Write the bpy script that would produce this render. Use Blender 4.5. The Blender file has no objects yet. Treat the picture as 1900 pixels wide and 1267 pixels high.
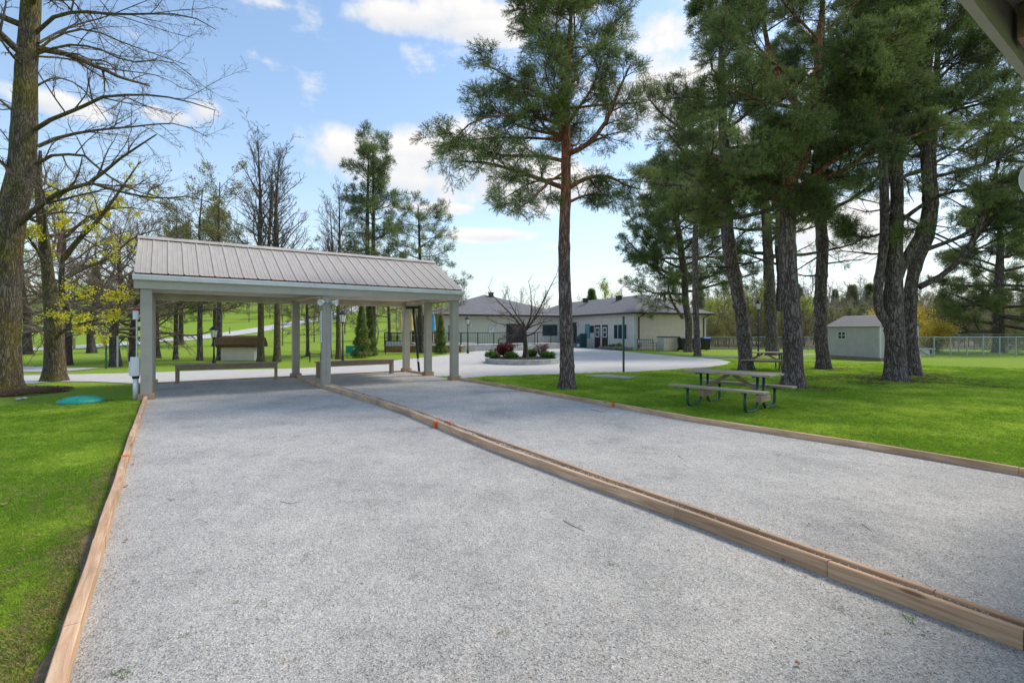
import bpy, math, random
import numpy as np
from mathutils import Vector, Matrix, noise as mnoise
R = math.radians
random.seed(7)
SC = bpy.context.scene
COL = SC.collection

# ------------------------------------------------------------------ camera, world, sun, exposure
H, F, Y0 = 1.6, 923.0, 613.9            # eye height (m), focal length and horizon row in photo pixels
cam = bpy.data.cameras.new('camera'); camo = bpy.data.objects.new('camera', cam); COL.objects.link(camo)
cam.sensor_width = 36; cam.lens = F / 1900 * 36; cam.shift_y = -(633.5 - Y0) / 1900
cam.clip_start = .05; cam.clip_end = 3000
camo.location = (0, 0, H); camo.rotation_euler = (R(90), 0, 0)
SC.camera = camo

SUN_AZ, SUN_EL = R(65), R(53)           # azimuth clockwise from +Y
world = bpy.data.worlds.new('World'); SC.world = world; world.use_nodes = True
wn, wl = world.node_tree.nodes, world.node_tree.links
wn.clear()
def W(t, **k):
    n = wn.new(t)
    for a, b in k.items(): setattr(n, a, b)
    return n
def wm(op, a, b=None, c=None, clamp=False):
    n = wn.new('ShaderNodeMath'); n.operation = op; n.use_clamp = clamp
    for i, v in enumerate((a, b, c)):
        if v is None: continue
        if isinstance(v, (int, float)): n.inputs[i].default_value = v
        else: wl.new(v, n.inputs[i])
    return n.outputs[0]
sky = W('ShaderNodeTexSky', sky_type='NISHITA', sun_disc=False, sun_elevation=SUN_EL, sun_rotation=SUN_AZ, altitude=200, air_density=1.15, dust_density=1.2, ozone_density=1.6)
tc = W('ShaderNodeTexCoord')
sp = W('ShaderNodeSeparateXYZ'); wl.new(tc.outputs['Generated'], sp.inputs[0])
nz = W('ShaderNodeTexNoise'); nz.inputs['Scale'].default_value = 9; nz.inputs['Detail'].default_value = 7; nz.inputs['Roughness'].default_value = .58
wl.new(tc.outputs['Generated'], nz.inputs['Vector'])
nz2 = W('ShaderNodeTexNoise'); nz2.inputs['Scale'].default_value = 2.6; nz2.inputs['Detail'].default_value = 8; nz2.inputs['Roughness'].default_value = .6
mp = W('ShaderNodeMapping'); mp.inputs['Scale'].default_value = (1, 1, 3.2); mp.inputs['Location'].default_value = (3.1, 1.7, .4)
wl.new(tc.outputs['Generated'], mp.inputs[0]); wl.new(mp.outputs[0], nz2.inputs['Vector'])
az = wm('ARCTAN2', sp.outputs[0], sp.outputs[1]); el = wm('ARCSINE', sp.outputs[2])
nf = wm('SUBTRACT', nz.outputs[0], .5)
def dirang(px, py):
    x, y = (px - 950) / F, (Y0 - py) / F
    return math.atan(x), math.atan(y * math.cos(math.atan(x)))
best = None; shade = None
CLOUDS = [(735, 30, 100, 38), (850, 30, 110, 50), (910, 62, 90, 26), (1010, 25, 90, 40), (660, 283, 98, 52), (770, 285, 90, 50), (880, 290, 130, 70), (985, 345, 140, 50), (760, 335, 120, 45), (375, 200, 46, 30), (320, 215, 60, 18),
          (910, 436, 75, 14), (1240, 190, 120, 80), (1350, 300, 160, 90), (100, 190, 90, 26), (780, 385, 120, 12), (1560, 420, 220, 60)]
for (px, py, rx, ry) in CLOUDS:
    a, e = dirang(px, py); a2, e2 = dirang(px + rx, py); a3, e3 = dirang(px, py - ry)
    da, de = abs(a2 - a), abs(e3 - e)
    u = wm('DIVIDE', wm('SUBTRACT', az, a), da); v = wm('DIVIDE', wm('SUBTRACT', el, e), de)
    d = wm('SUBTRACT', 1.0, wm('ADD', wm('MULTIPLY', u, u), wm('MULTIPLY', v, v)))
    d = wm('MAXIMUM', d, -2.0)
    best = d if best is None else wm('SMOOTH_MAX', best, d, .35)
    sv = wm('MULTIPLY', wm('MAXIMUM', d, 0.0), v)
    shade = sv if shade is None else wm('ADD', shade, sv)
gen = wm('MULTIPLY', wm('SUBTRACT', nz2.outputs[0], .64), 6.0)          # loose cloud everywhere round the sky
dens = wm('ADD', wm('MAXIMUM', best, gen), wm('MULTIPLY', nf, 4.2))
mr = W('ShaderNodeMapRange', interpolation_type='SMOOTHSTEP'); wl.new(dens, mr.inputs[0]); mr.inputs[1].default_value = -.35; mr.inputs[2].default_value = .75
lit = wm('ADD', wm('MULTIPLY', shade, .9), wm('ADD', wm('MULTIPLY', nf, 1.3), .58), clamp=True)
cc = W('ShaderNodeMix', data_type='RGBA'); wl.new(lit, cc.inputs[0])
cc.inputs[6].default_value = (3.6, 3.75, 3.95, 1); cc.inputs[7].default_value = (5.1, 4.85, 4.6, 1)
hz = wm('POWER', 2.718, wm('MULTIPLY', wm('ABSOLUTE', el), -6.5))
veil = W('ShaderNodeMix', data_type='RGBA'); wl.new(wm('MULTIPLY', hz, .92, clamp=True), veil.inputs[0])
tint = W('ShaderNodeMix', data_type='RGBA', blend_type='MULTIPLY'); tint.inputs[0].default_value = 1
wl.new(sky.outputs[0], tint.inputs[6]); tint.inputs[7].default_value = (1.02, 1.06, 1.05, 1)
wl.new(tint.outputs[2], veil.inputs[6]); veil.inputs[7].default_value = (4.15, 4.4, 4.6, 1)
mx = W('ShaderNodeMix', data_type='RGBA'); wl.new(wm('MULTIPLY', mr.outputs[0], .93), mx.inputs[0]); wl.new(veil.outputs[2], mx.inputs[6]); wl.new(cc.outputs[2], mx.inputs[7])
bg = W('ShaderNodeBackground'); bg.inputs[1].default_value = .15
wl.new(mx.outputs[2], bg.inputs[0]); out = W('ShaderNodeOutputWorld'); wl.new(bg.outputs[0], out.inputs[0])

sl = bpy.data.lights.new('sun', 'SUN'); sl.energy = 2.0; sl.angle = R(15); sl.color = (1, .93, .83)
so = bpy.data.objects.new('sun', sl); COL.objects.link(so)
sd = Vector((math.sin(SUN_AZ) * math.cos(SUN_EL), math.cos(SUN_AZ) * math.cos(SUN_EL), math.sin(SUN_EL)))
so.rotation_euler = sd.to_track_quat('Z', 'Y').to_euler(); so.location = (0, 0, 30)
SC.view_settings.view_transform = 'Standard'; SC.view_settings.look = 'None'
SC.view_settings.exposure = 0.54; SC.view_settings.gamma = 1; SC.view_settings.use_curve_mapping = False
SC.cycles.use_denoising = True; SC.cycles.denoiser = 'OPENIMAGEDENOISE'; SC.cycles.denoising_input_passes = 'RGB_ALBEDO_NORMAL'; SC.cycles.denoising_prefilter = 'NONE'; SC.cycles.adaptive_threshold = .004; SC.cycles.adaptive_min_samples = 48; SC.cycles.sample_clamp_indirect = 4; SC.render.filter_size = 1.3; SC.cycles.max_bounces = 6; SC.cycles.diffuse_bounces = 2; SC.cycles.transparent_max_bounces = 8

# ------------------------------------------------------------------ helpers
def at(px, py, z=0.0):
    Y = F * (H - z) / (py - Y0); return Vector(((px - 950) / F * Y, Y, z))
def atY(px, py, Y): return Vector(((px - 950) / F * Y, Y, H + (Y0 - py) * Y / F))
TH = .605
U = Vector((-math.sin(TH), math.cos(TH), 0)); V = Vector((math.cos(TH), math.sin(TH), 0))
O = Vector((-8.51, 11.58, 0)); SW, SD = 8.06, 3.96
def ab(a, b, z=0.0): return O + V * a + U * b + Vector((0, 0, z))
def smooth(t):
    t = np.clip(t, 0, 1); return t * t * (3 - 2 * t)
def terrain(x, y):
    x = np.asarray(x, float); y = np.asarray(y, float)
    m = smooth((-x - 1) / 20)
    h = .0012 * np.clip(y - 36, 0, 95) ** 2 * m
    h = h + (1 - m) * 5 * smooth((y - 75) / 160)
    return h
def gz(p): return float(terrain(p[0], p[1]))

def tag(o, label=None, cat=None, group=None, kind=None):
    if label: o['label'] = label
    if cat: o['category'] = cat
    if group: o['group'] = group
    if kind: o['kind'] = kind
    return o
def empty(name, label, cat, loc=(0, 0, 0), rz=0, group=None):
    o = bpy.data.objects.new(name, None); COL.objects.link(o); o.location = loc; o.rotation_euler = (0, 0, rz); o.empty_display_size = .2
    return tag(o, label, cat, group)
def np_mesh(name, Vt, Fc, mats, smooth_=False, tint=None, midx=None):
    Vt = np.asarray(Vt, np.float32).reshape(-1, 3); Fc = np.asarray(Fc, np.int32); k = Fc.shape[1]; n = len(Fc)
    me = bpy.data.meshes.new(name)
    me.vertices.add(len(Vt)); me.vertices.foreach_set('co', Vt.ravel())
    me.loops.add(n * k); me.loops.foreach_set('vertex_index', Fc.ravel())
    me.polygons.add(n); me.polygons.foreach_set('loop_start', np.arange(0, n * k, k, dtype=np.int32))
    me.polygons.foreach_set('loop_total', np.full(n, k, np.int32))
    if smooth_: me.polygons.foreach_set('use_smooth', np.ones(n, bool))
    for m in (mats if isinstance(mats, (list, tuple)) else [mats]): me.materials.append(m)
    if midx is not None: me.polygons.foreach_set('material_index', np.asarray(midx, np.int32))
    me.update(calc_edges=True)
    if tint is not None:
        a = me.attributes.new('tint', 'FLOAT', 'FACE'); a.data.foreach_set('value', np.asarray(tint, np.float32))
    return me
def link(name, me, parent=None, loc=None, rz=0):
    o = bpy.data.objects.new(name, me); COL.objects.link(o); o.parent = parent
    if loc is not None: o.location = loc
    if rz: o.rotation_euler = (0, 0, rz)
    return o
class MB:
    def __init__(s): s.v = []; s.f = []
    def add(s, vs, fs):
        n = len(s.v); s.v += [tuple(v) for v in vs]; s.f += [tuple(i + n for i in f) for f in fs]; return s
    def box(s, x0, x1, y0, y1, z0, z1, M=None):
        vs = [Vector(p) for p in ((x0, y0, z0), (x1, y0, z0), (x1, y1, z0), (x0, y1, z0), (x0, y0, z1), (x1, y0, z1), (x1, y1, z1), (x0, y1, z1))]
        if M is not None: vs = [M @ v for v in vs]
        return s.add(vs, [(0, 3, 2, 1), (4, 5, 6, 7), (0, 1, 5, 4), (1, 2, 6, 5), (2, 3, 7, 6), (3, 0, 4, 7)])
    def bar(s, a, b, w, h, up=(0, 0, 1)):
        a = Vector(a); b = Vector(b); d = b - a; L = d.length; d.normalize(); up = Vector(up)
        if abs(d.dot(up)) > .98: up = Vector((0, 1, 0))
        x = d.cross(up).normalized(); z = x.cross(d)
        M = Matrix((x, d, z)).transposed().to_4x4(); M.translation = a
        return s.box(-w / 2, w / 2, 0, L, -h / 2, h / 2, M)
    def tube(s, pts, r, k=8, cap=True):
        pts = [Vector(p) for p in pts]; rs = r if isinstance(r, (list, tuple)) else [r] * len(pts)
        rings = []; prev = None
        for i, p in enumerate(pts):
            d = (pts[min(i + 1, len(pts) - 1)] - pts[max(i - 1, 0)]).normalized()
            if prev is None:
                ref = Vector((0, 0, 1)) if abs(d.z) < .9 else Vector((1, 0, 0)); x = d.cross(ref).normalized()
            else: x = (prev - d * prev.dot(d)).normalized()
            prev = x; y = d.cross(x)
            rings.append([p + (x * math.cos(2 * math.pi * j / k) + y * math.sin(2 * math.pi * j / k)) * rs[i] for j in range(k)])
        vs = [v for rg in rings for v in rg]; fs = []
        for i in range(len(pts) - 1):
            for j in range(k): fs.append((i * k + j, i * k + (j + 1) % k, (i + 1) * k + (j + 1) % k, (i + 1) * k + j))
        if cap: fs.append(tuple(range(k))[::-1]); fs.append(tuple((len(pts) - 1) * k + j for j in range(k)))
        return s.add(vs, fs)
    def lathe(s, prof, k=20, c=(0, 0, 0), a0=0):
        vs = []; fs = []; n = len(prof)
        for j in range(k):
            a = 2 * math.pi * j / k + a0
            for r, z in prof: vs.append((c[0] + r * math.cos(a), c[1] + r * math.sin(a), c[2] + z))
        for j in range(k):
            for i in range(n - 1): fs.append((j * n + i, ((j + 1) % k) * n + i, ((j + 1) % k) * n + i + 1, j * n + i + 1))
        if prof[0][0] > 1e-5: fs.append(tuple(j * n for j in range(k))[::-1])
        if prof[-1][0] > 1e-5: fs.append(tuple(j * n + n - 1 for j in range(k)))
        return s.add(vs, fs)
    def prism(s, poly, z0, z1):
        n = len(poly); vs = [(p[0], p[1], z0) for p in poly] + [(p[0], p[1], z1) for p in poly]
        return s.add(vs, [tuple(range(n))[::-1], tuple(range(n, 2 * n))] + [(i, (i + 1) % n, n + (i + 1) % n, n + i) for i in range(n)])
    def mesh(s, name, mat, sm=False, bevel=0):
        me = bpy.data.meshes.new(name); me.from_pydata([tuple(v) for v in s.v], [], s.f); me.materials.append(mat)
        if sm: me.polygons.foreach_set('use_smooth', [True] * len(me.polygons))
        me.update(); return me
    def obj(s, name, mat, parent=None, sm=False, bevel=0, loc=None, rz=0):
        o = link(name, s.mesh(name, mat, sm), parent, loc, rz)
        if bevel:
            b = o.modifiers.new('b', 'BEVEL'); b.width = bevel; b.segments = 2; b.limit_method = 'ANGLE'
        return o
def copy_tree(o, parent=None):
    c = o.copy(); COL.objects.link(c); c.parent = parent
    for ch in list(o.children): copy_tree(ch, c)
    return c

# ------------------------------------------------------------------ materials
def mat(name, col, rough=.8, var=.12, scale=4, bump=.0, bscale=None, stretch=(1, 1, 1), col2=None, spec=.3, metal=0, coord='Object', detail=6, bdist=.02):
    m = bpy.data.materials.new(name); m.use_nodes = True; n, l = m.node_tree.nodes, m.node_tree.links
    b = n['Principled BSDF']; b.inputs['Roughness'].default_value = rough; b.inputs['Specular IOR Level'].default_value = spec; b.inputs['Metallic'].default_value = metal
    t = n.new('ShaderNodeTexCoord'); mpn = n.new('ShaderNodeMapping'); mpn.inputs['Scale'].default_value = stretch; l.new(t.outputs[coord], mpn.inputs[0])
    ns = n.new('ShaderNodeTexNoise'); ns.inputs['Scale'].default_value = scale; ns.inputs['Detail'].default_value = detail; ns.inputs['Roughness'].default_value = .65; l.new(mpn.outputs[0], ns.inputs['Vector'])
    r = n.new('ShaderNodeValToRGB'); l.new(ns.outputs[0], r.inputs[0])
    c2 = col2 or tuple(c * (1 - 2 * var) for c in col); c1 = col if col2 else tuple(min(1, c * (1 + 2 * var)) for c in col)
    r.color_ramp.elements[0].position = .3; r.color_ramp.elements[1].position = .72
    r.color_ramp.elements[0].color = (*c2, 1); r.color_ramp.elements[1].color = (*c1, 1)
    l.new(r.outputs[0], b.inputs['Base Color'])
    if bump:
        bn = n.new('ShaderNodeTexNoise'); bn.inputs['Scale'].default_value = bscale or scale * 4; bn.inputs['Detail'].default_value = 4; l.new(mpn.outputs[0], bn.inputs['Vector'])
        bp = n.new('ShaderNodeBump'); bp.inputs['Strength'].default_value = bump; bp.inputs['Distance'].default_value = bdist; l.new(bn.outputs[0], bp.inputs['Height']); l.new(bp.outputs[0], b.inputs['Normal'])
    m['n'] = 1
    return m
def nodes(m): return m.node_tree.nodes, m.node_tree.links, m.node_tree.nodes['Principled BSDF']
def ramp(n, stops):
    r = n.new('ShaderNodeValToRGB'); e = r.color_ramp.elements
    while len(e) < len(stops): e.new(.5)
    for i, (p, c) in enumerate(stops): e[i].position = p; e[i].color = (*c, 1)
    return r
def bark_mat(name, dark, mid, light, scale=6, zs=.3, upper=None, z0=3, z1=5.5, moss=None):
    m = bpy.data.materials.new(name); m.use_nodes = True; n, l, b = nodes(m)
    b.inputs['Roughness'].default_value = .92; b.inputs['Specular IOR Level'].default_value = .15
    t = n.new('ShaderNodeTexCoord'); mpn = n.new('ShaderNodeMapping'); mpn.inputs['Scale'].default_value = (1, 1, zs); l.new(t.outputs['Object'], mpn.inputs[0])
    wv = n.new('ShaderNodeTexNoise'); wv.inputs['Scale'].default_value = scale * .7; wv.inputs['Detail'].default_value = 3; l.new(mpn.outputs[0], wv.inputs['Vector'])
    mxv = n.new('ShaderNodeMix'); mxv.data_type = 'VECTOR'; mxv.inputs[0].default_value = .34; l.new(mpn.outputs[0], mxv.inputs[4]); l.new(wv.outputs['Color'], mxv.inputs[5])
    vo = n.new('ShaderNodeTexVoronoi'); vo.feature = 'DISTANCE_TO_EDGE'; vo.inputs['Scale'].default_value = scale; l.new(mxv.outputs[1], vo.inputs['Vector'])
    fn = n.new('ShaderNodeTexNoise'); fn.inputs['Scale'].default_value = scale * 6; fn.inputs['Detail'].default_value = 6; l.new(mpn.outputs[0], fn.inputs['Vector'])
    ad = n.new('ShaderNodeMath'); ad.operation = 'MULTIPLY_ADD'; l.new(fn.outputs[0], ad.inputs[0]); ad.inputs[1].default_value = .28
    mn = n.new('ShaderNodeMath'); mn.operation = 'MINIMUM'; l.new(vo.outputs[0], mn.inputs[0]); mn.inputs[1].default_value = .28; l.new(mn.outputs[0], ad.inputs[2])
    r = ramp(n, [(.1, dark), (.26, mid), (.46, light)]); l.new(ad.outputs[0], r.inputs[0]); colr = r.outputs[0]
    if upper:
        sp = n.new('ShaderNodeSeparateXYZ'); l.new(t.outputs['Object'], sp.inputs[0])
        big = n.new('ShaderNodeTexNoise'); big.inputs['Scale'].default_value = 1.5; l.new(t.outputs['Object'], big.inputs['Vector'])
        a2 = n.new('ShaderNodeMath'); a2.operation = 'MULTIPLY_ADD'; l.new(big.outputs[0], a2.inputs[0]); a2.inputs[1].default_value = 2.5; l.new(sp.outputs[2], a2.inputs[2])
        mr_ = n.new('ShaderNodeMapRange'); l.new(a2.outputs[0], mr_.inputs[0]); mr_.inputs[1].default_value = z0 + 1.2; mr_.inputs[2].default_value = z1 + 1.2
        r2 = ramp(n, [(.12, tuple(c * .35 for c in upper)), (.3, upper), (.5, tuple(min(1, c * 1.35) for c in upper))]); l.new(ad.outputs[0], r2.inputs[0])
        mm = n.new('ShaderNodeMix'); mm.data_type = 'RGBA'; l.new(mr_.outputs[0], mm.inputs[0]); l.new(colr, mm.inputs[6]); l.new(r2.outputs[0], mm.inputs[7]); colr = mm.outputs[2]
    if moss:
        mo = n.new('ShaderNodeTexNoise'); mo.inputs['Scale'].default_value = 1.6; mo.inputs['Detail'].default_value = 6; mo.inputs['Roughness'].default_value = .7; l.new(t.outputs['Object'], mo.inputs['Vector'])
        mr2 = n.new('ShaderNodeMapRange'); l.new(mo.outputs[0], mr2.inputs[0]); mr2.inputs[1].default_value = .42; mr2.inputs[2].default_value = .62; mr2.inputs[4].default_value = .75
        mm2 = n.new('ShaderNodeMix'); mm2.data_type = 'RGBA'; l.new(mr2.outputs[0], mm2.inputs[0]); l.new(colr, mm2.inputs[6])
        r3 = ramp(n, [(.1, tuple(c * .25 for c in moss)), (.4, moss)]); l.new(ad.outputs[0], r3.inputs[0]); l.new(r3.outputs[0], mm2.inputs[7]); colr = mm2.outputs[2]
    l.new(colr, b.inputs['Base Color'])
    bp = n.new('ShaderNodeBump'); bp.inputs['Strength'].default_value = .9; bp.inputs['Distance'].default_value = .03; l.new(ad.outputs[0], bp.inputs['Height']); l.new(bp.outputs[0], b.inputs['Normal'])
    return m
def leaf_mat(name, c0, c1, transl=.35, rough=.6):
    m = bpy.data.materials.new(name); m.use_nodes = True; n, l, b = nodes(m)
    a = n.new('ShaderNodeAttribute'); a.attribute_name = 'tint'
    r = ramp(n, [(0, c0), (1, c1)])
    a2 = n.new('ShaderNodeAttribute'); a2.attribute_type = 'INSTANCER'; a2.attribute_name = 'itint'
    sm_ = n.new('ShaderNodeMath'); sm_.operation = 'ADD'; sm_.use_clamp = True; l.new(a.outputs['Fac'], sm_.inputs[0]); l.new(a2.outputs['Fac'], sm_.inputs[1]); l.new(sm_.outputs[0], r.inputs[0]); l.new(r.outputs[0], b.inputs['Base Color'])
    b.inputs['Roughness'].default_value = rough; b.inputs['Specular IOR Level'].default_value = .25
    tr = n.new('ShaderNodeBsdfTranslucent'); l.new(r.outputs[0], tr.inputs[0]); mxs = n.new('ShaderNodeMixShader'); mxs.inputs[0].default_value = transl
    l.new(b.outputs[0], mxs.inputs[1]); l.new(tr.outputs[0], mxs.inputs[2]); l.new(mxs.outputs[0], n['Material Output'].inputs[0])
    return m
M = {}
M['post'] = mat('taupe_paint', (.41, .385, .32), .55, .05, 3, .15, 40)
M['fascia'] = mat('fascia_paint', (.46, .43, .355), .5, .05, 2, .1, 30)
M['gutter'] = mat('gutter_metal', (.80, .80, .80), .35, .05, 3, spec=.5)
M['soffit'] = mat('soffit_board', (.66, .57, .46), .8, .1, 2, .2, 30)
M['roofmetal'] = mat('roof_metal', (.54, .49, .43), .5, .08, 2.2, .05, 8, col2=(.38, .325, .275), spec=.5, stretch=(1, .35, 1))
M['rust'] = mat('roof_underside', (.16, .07, .05), .8, .2, 6)
M['wood'] = mat('treated_lumber', (.52, .36, .235), .8, .2, 3, .35, 40, stretch=(1, 1, 1), col2=(.36, .235, .15))
M['woodgrey'] = mat('weathered_bench_wood', (.42, .31, .22), .85, .2, 6, .3, 60, col2=(.27, .19, .135))
M['tabletop'] = mat('weathered_tabletop', (.50, .40, .29), .85, .2, 5, .3, 50, col2=(.33, .26, .185))
M['orange'] = mat('orange_paint', (.9, .15, .02), .6, .1, 20)
M['greenmetal'] = mat('dark_green_metal', (.02, .09, .06), .4, .2, 8, spec=.5)
M['black'] = mat('black_metal', (.012, .012, .014), .4, .2, 10, spec=.5)
M['white'] = mat('white_paint', (.75, .76, .76), .5, .05, 5)
M['greymetal'] = mat('galvanised', (.42, .45, .47), .45, .12, 20, spec=.5, metal=.3)
M['shingle'] = mat('asphalt_shingle', (.235, .225, .225), .95, .25, 5, .6, 30, col2=(.12, .115, .115), detail=10)
M['siding'] = mat('pale_board_siding', (.72, .68, .63), .7, .04, 1.5)
M['beige'] = mat('beige_siding', (.80, .66, .54), .7, .05, 2)
M['shingle2'] = mat('light_shingle', (.34, .32, .31), .95, .2, 14, .4, 50, col2=(.23, .215, .21))
M['shedside'] = mat('shed_siding', (.57, .52, .51), .7, .06, 2)
M['trimdark'] = mat('dark_trim', (.045, .035, .035), .5, .1, 6)
M['doorbrown'] = mat('brown_door', (.06, .035, .035), .5, .1, 6)
M['frame'] = mat('window_frame', (.7, .72, .72), .5, .04, 6)
M['teal'] = mat('teal_frame', (.04, .1, .11), .5, .1, 6)
M['concrete'] = mat('planter_concrete', (.42, .42, .40), .9, .15, 4, .3, 50)
M['blue'] = mat('blue_plastic', (.03, .1, .5), .4, .08, 6)
M['umby'] = mat('yellow_canvas', (.75, .55, .22), .8, .08, 6)
M['umbb'] = mat('blue_canvas', (.12, .5, .72), .8, .08, 6)
M['lid'] = mat('green_plastic_lid', (.015, .30, .22), .5, .12, 12, .1, 30, spec=.4)
M['red'] = mat('red_cloth', (.6, .05, .05), .7, .1, 5)
M['brick'] = mat('orange_timber_cladding', (.35, .16, .07), .85, .2, 9)
M['stone'] = mat('field_stone', (.32, .25, .21), .9, .25, 5, .3, 30)
M['mulch'] = mat('mulch', (.10, .06, .035), .95, .4, 30, .8, 90, col2=(.03, .018, .012))
M['dirt'] = mat('garden_soil', (.035, .025, .018), .95, .4, 20, .8, 60)
M['moss'] = mat('mossy_thatch', (.16, .10, .04), .95, .3, 14, .8, 40, col2=(.06, .035, .015))
M['lampglass'] = mat('frosted_lamp_glass', (.72, .72, .66), .3, .05, 5)
M['peb'] = mat('pebble', (.62, .57, .50), .9, .2, 30)
def glass(name, col):
    m = bpy.data.materials.new(name); m.use_nodes = True; n, l, b = nodes(m)
    b.inputs['Base Color'].default_value = (*col, 1); b.inputs['Roughness'].default_value = .06; b.inputs['Specular IOR Level'].default_value = .8
    return m
M['glass'] = glass('dark_glass', (.03, .05, .06)); M['glassteal'] = glass('teal_glass', (.15, .42, .45))
M['barkmaple'] = bark_mat('maple_bark', (.028, .022, .016), (.105, .085, .064), (.21, .175, .14), 15, .17, moss=(.19, .16, .025))
M['barkpine'] = bark_mat('pine_bark', (.03, .022, .02), (.135, .105, .092), (.29, .24, .215), 12, .26)
M['barkscots'] = bark_mat('scots_pine_bark', (.03, .022, .02), (.135, .105, .092), (.28, .235, .21), 12, .26, upper=(.30, .125, .075), z0=3.2, z1=5.8)
M['barklimb'] = bark_mat('orange_pine_limb_bark', (.05, .022, .015), (.24, .11, .06), (.36, .19, .11), 10, .5)
M['barkgrey'] = bark_mat('grey_twig_bark', (.03, .025, .02), (.085, .07, .058), (.13, .11, .09), 10, .4)
M['twig'] = mat('bare_twig', (.13, .105, .088), .9, .3, 3)
M['twigbrown'] = mat('brown_twig', (.19, .14, .10), .9, .3, 3)
M['twigpale'] = mat('pale_twig', (.30, .27, .25), .9, .3, 3)
M['needle'] = leaf_mat('pine_needles', (.075, .12, .035), (.42, .50, .15), .45)
M['needleblue'] = leaf_mat('pine_needles_cool', (.065, .11, .035), (.34, .43, .13), .45)
M['needleolive'] = leaf_mat('pine_needles_olive', (.08, .12, .03), (.34, .38, .12), .35)
M['blossom'] = leaf_mat('maple_blossom', (.5, .45, .03), (.88, .8, .07), .45)
M['forsythia'] = leaf_mat('yellow_flowers', (.5, .34, .06), (.85, .62, .09), .4)
M['spring'] = leaf_mat('spring_leaves', (.26, .32, .05), (.60, .64, .11), .4)
M['springdull'] = leaf_mat('dull_spring_leaves', (.18, .18, .06), (.44, .42, .15), .35)
M['barberry'] = leaf_mat('barberry_leaves', (.09, .02, .02), (.25, .06, .06), .3)
M['greenleaf'] = leaf_mat('green_leaves', (.05, .14, .02), (.16, .32, .05), .35)
M['grass'] = leaf_mat('grass_blades', (.16, .34, .022), (.60, .73, .10), .50, .5)
M['drygrass'] = leaf_mat('dry_grass', (.26, .22, .08), (.52, .45, .20), .35)
M['stonebit'] = leaf_mat('gravel_stone', (.20, .20, .20), (.88, .87, .85), 0, .85)
# lawn sheet
def lawn_mat():
    m = bpy.data.materials.new('lawn'); m.use_nodes = True; n, l, b = nodes(m); b.inputs['Roughness'].default_value = .95; b.inputs['Specular IOR Level'].default_value = .1
    t = n.new('ShaderNodeTexCoord')
    def noi(s, d=6, r=.65):
        x = n.new('ShaderNodeTexNoise'); x.inputs['Scale'].default_value = s; x.inputs['Detail'].default_value = d; x.inputs['Roughness'].default_value = r; l.new(t.outputs['Object'], x.inputs['Vector']); return x
    a = noi(.35); f = noi(14, 8, .8)
    r1 = ramp(n, [(.25, (.09, .18, .018)), (.5, (.19, .32, .028)), (.75, (.36, .50, .06))]); l.new(f.outputs[0], r1.inputs[0])
    r2 = ramp(n, [(.25, (.13, .17, .03)), (.5, (.24, .31, .04)), (.75, (.40, .46, .09))]); l.new(f.outputs[0], r2.inputs[0])
    m1 = n.new('ShaderNodeMix'); m1.data_type = 'RGBA'; rr = ramp(n, [(.35, (0, 0, 0)), (.65, (1, 1, 1))]); l.new(a.outputs[0], rr.inputs[0]); l.new(rr.outputs[0], m1.inputs[0]); l.new(r1.outputs[0], m1.inputs[6]); l.new(r2.outputs[0], m1.inputs[7])
    l.new(m1.outputs[2], b.inputs['Base Color'])
    bp = n.new('ShaderNodeBump'); bp.inputs['Strength'].default_value = .8; bp.inputs['Distance'].default_value = .05; l.new(f.outputs[0], bp.inputs['Height']); l.new(bp.outputs[0], b.inputs['Normal'])
    return m
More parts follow.
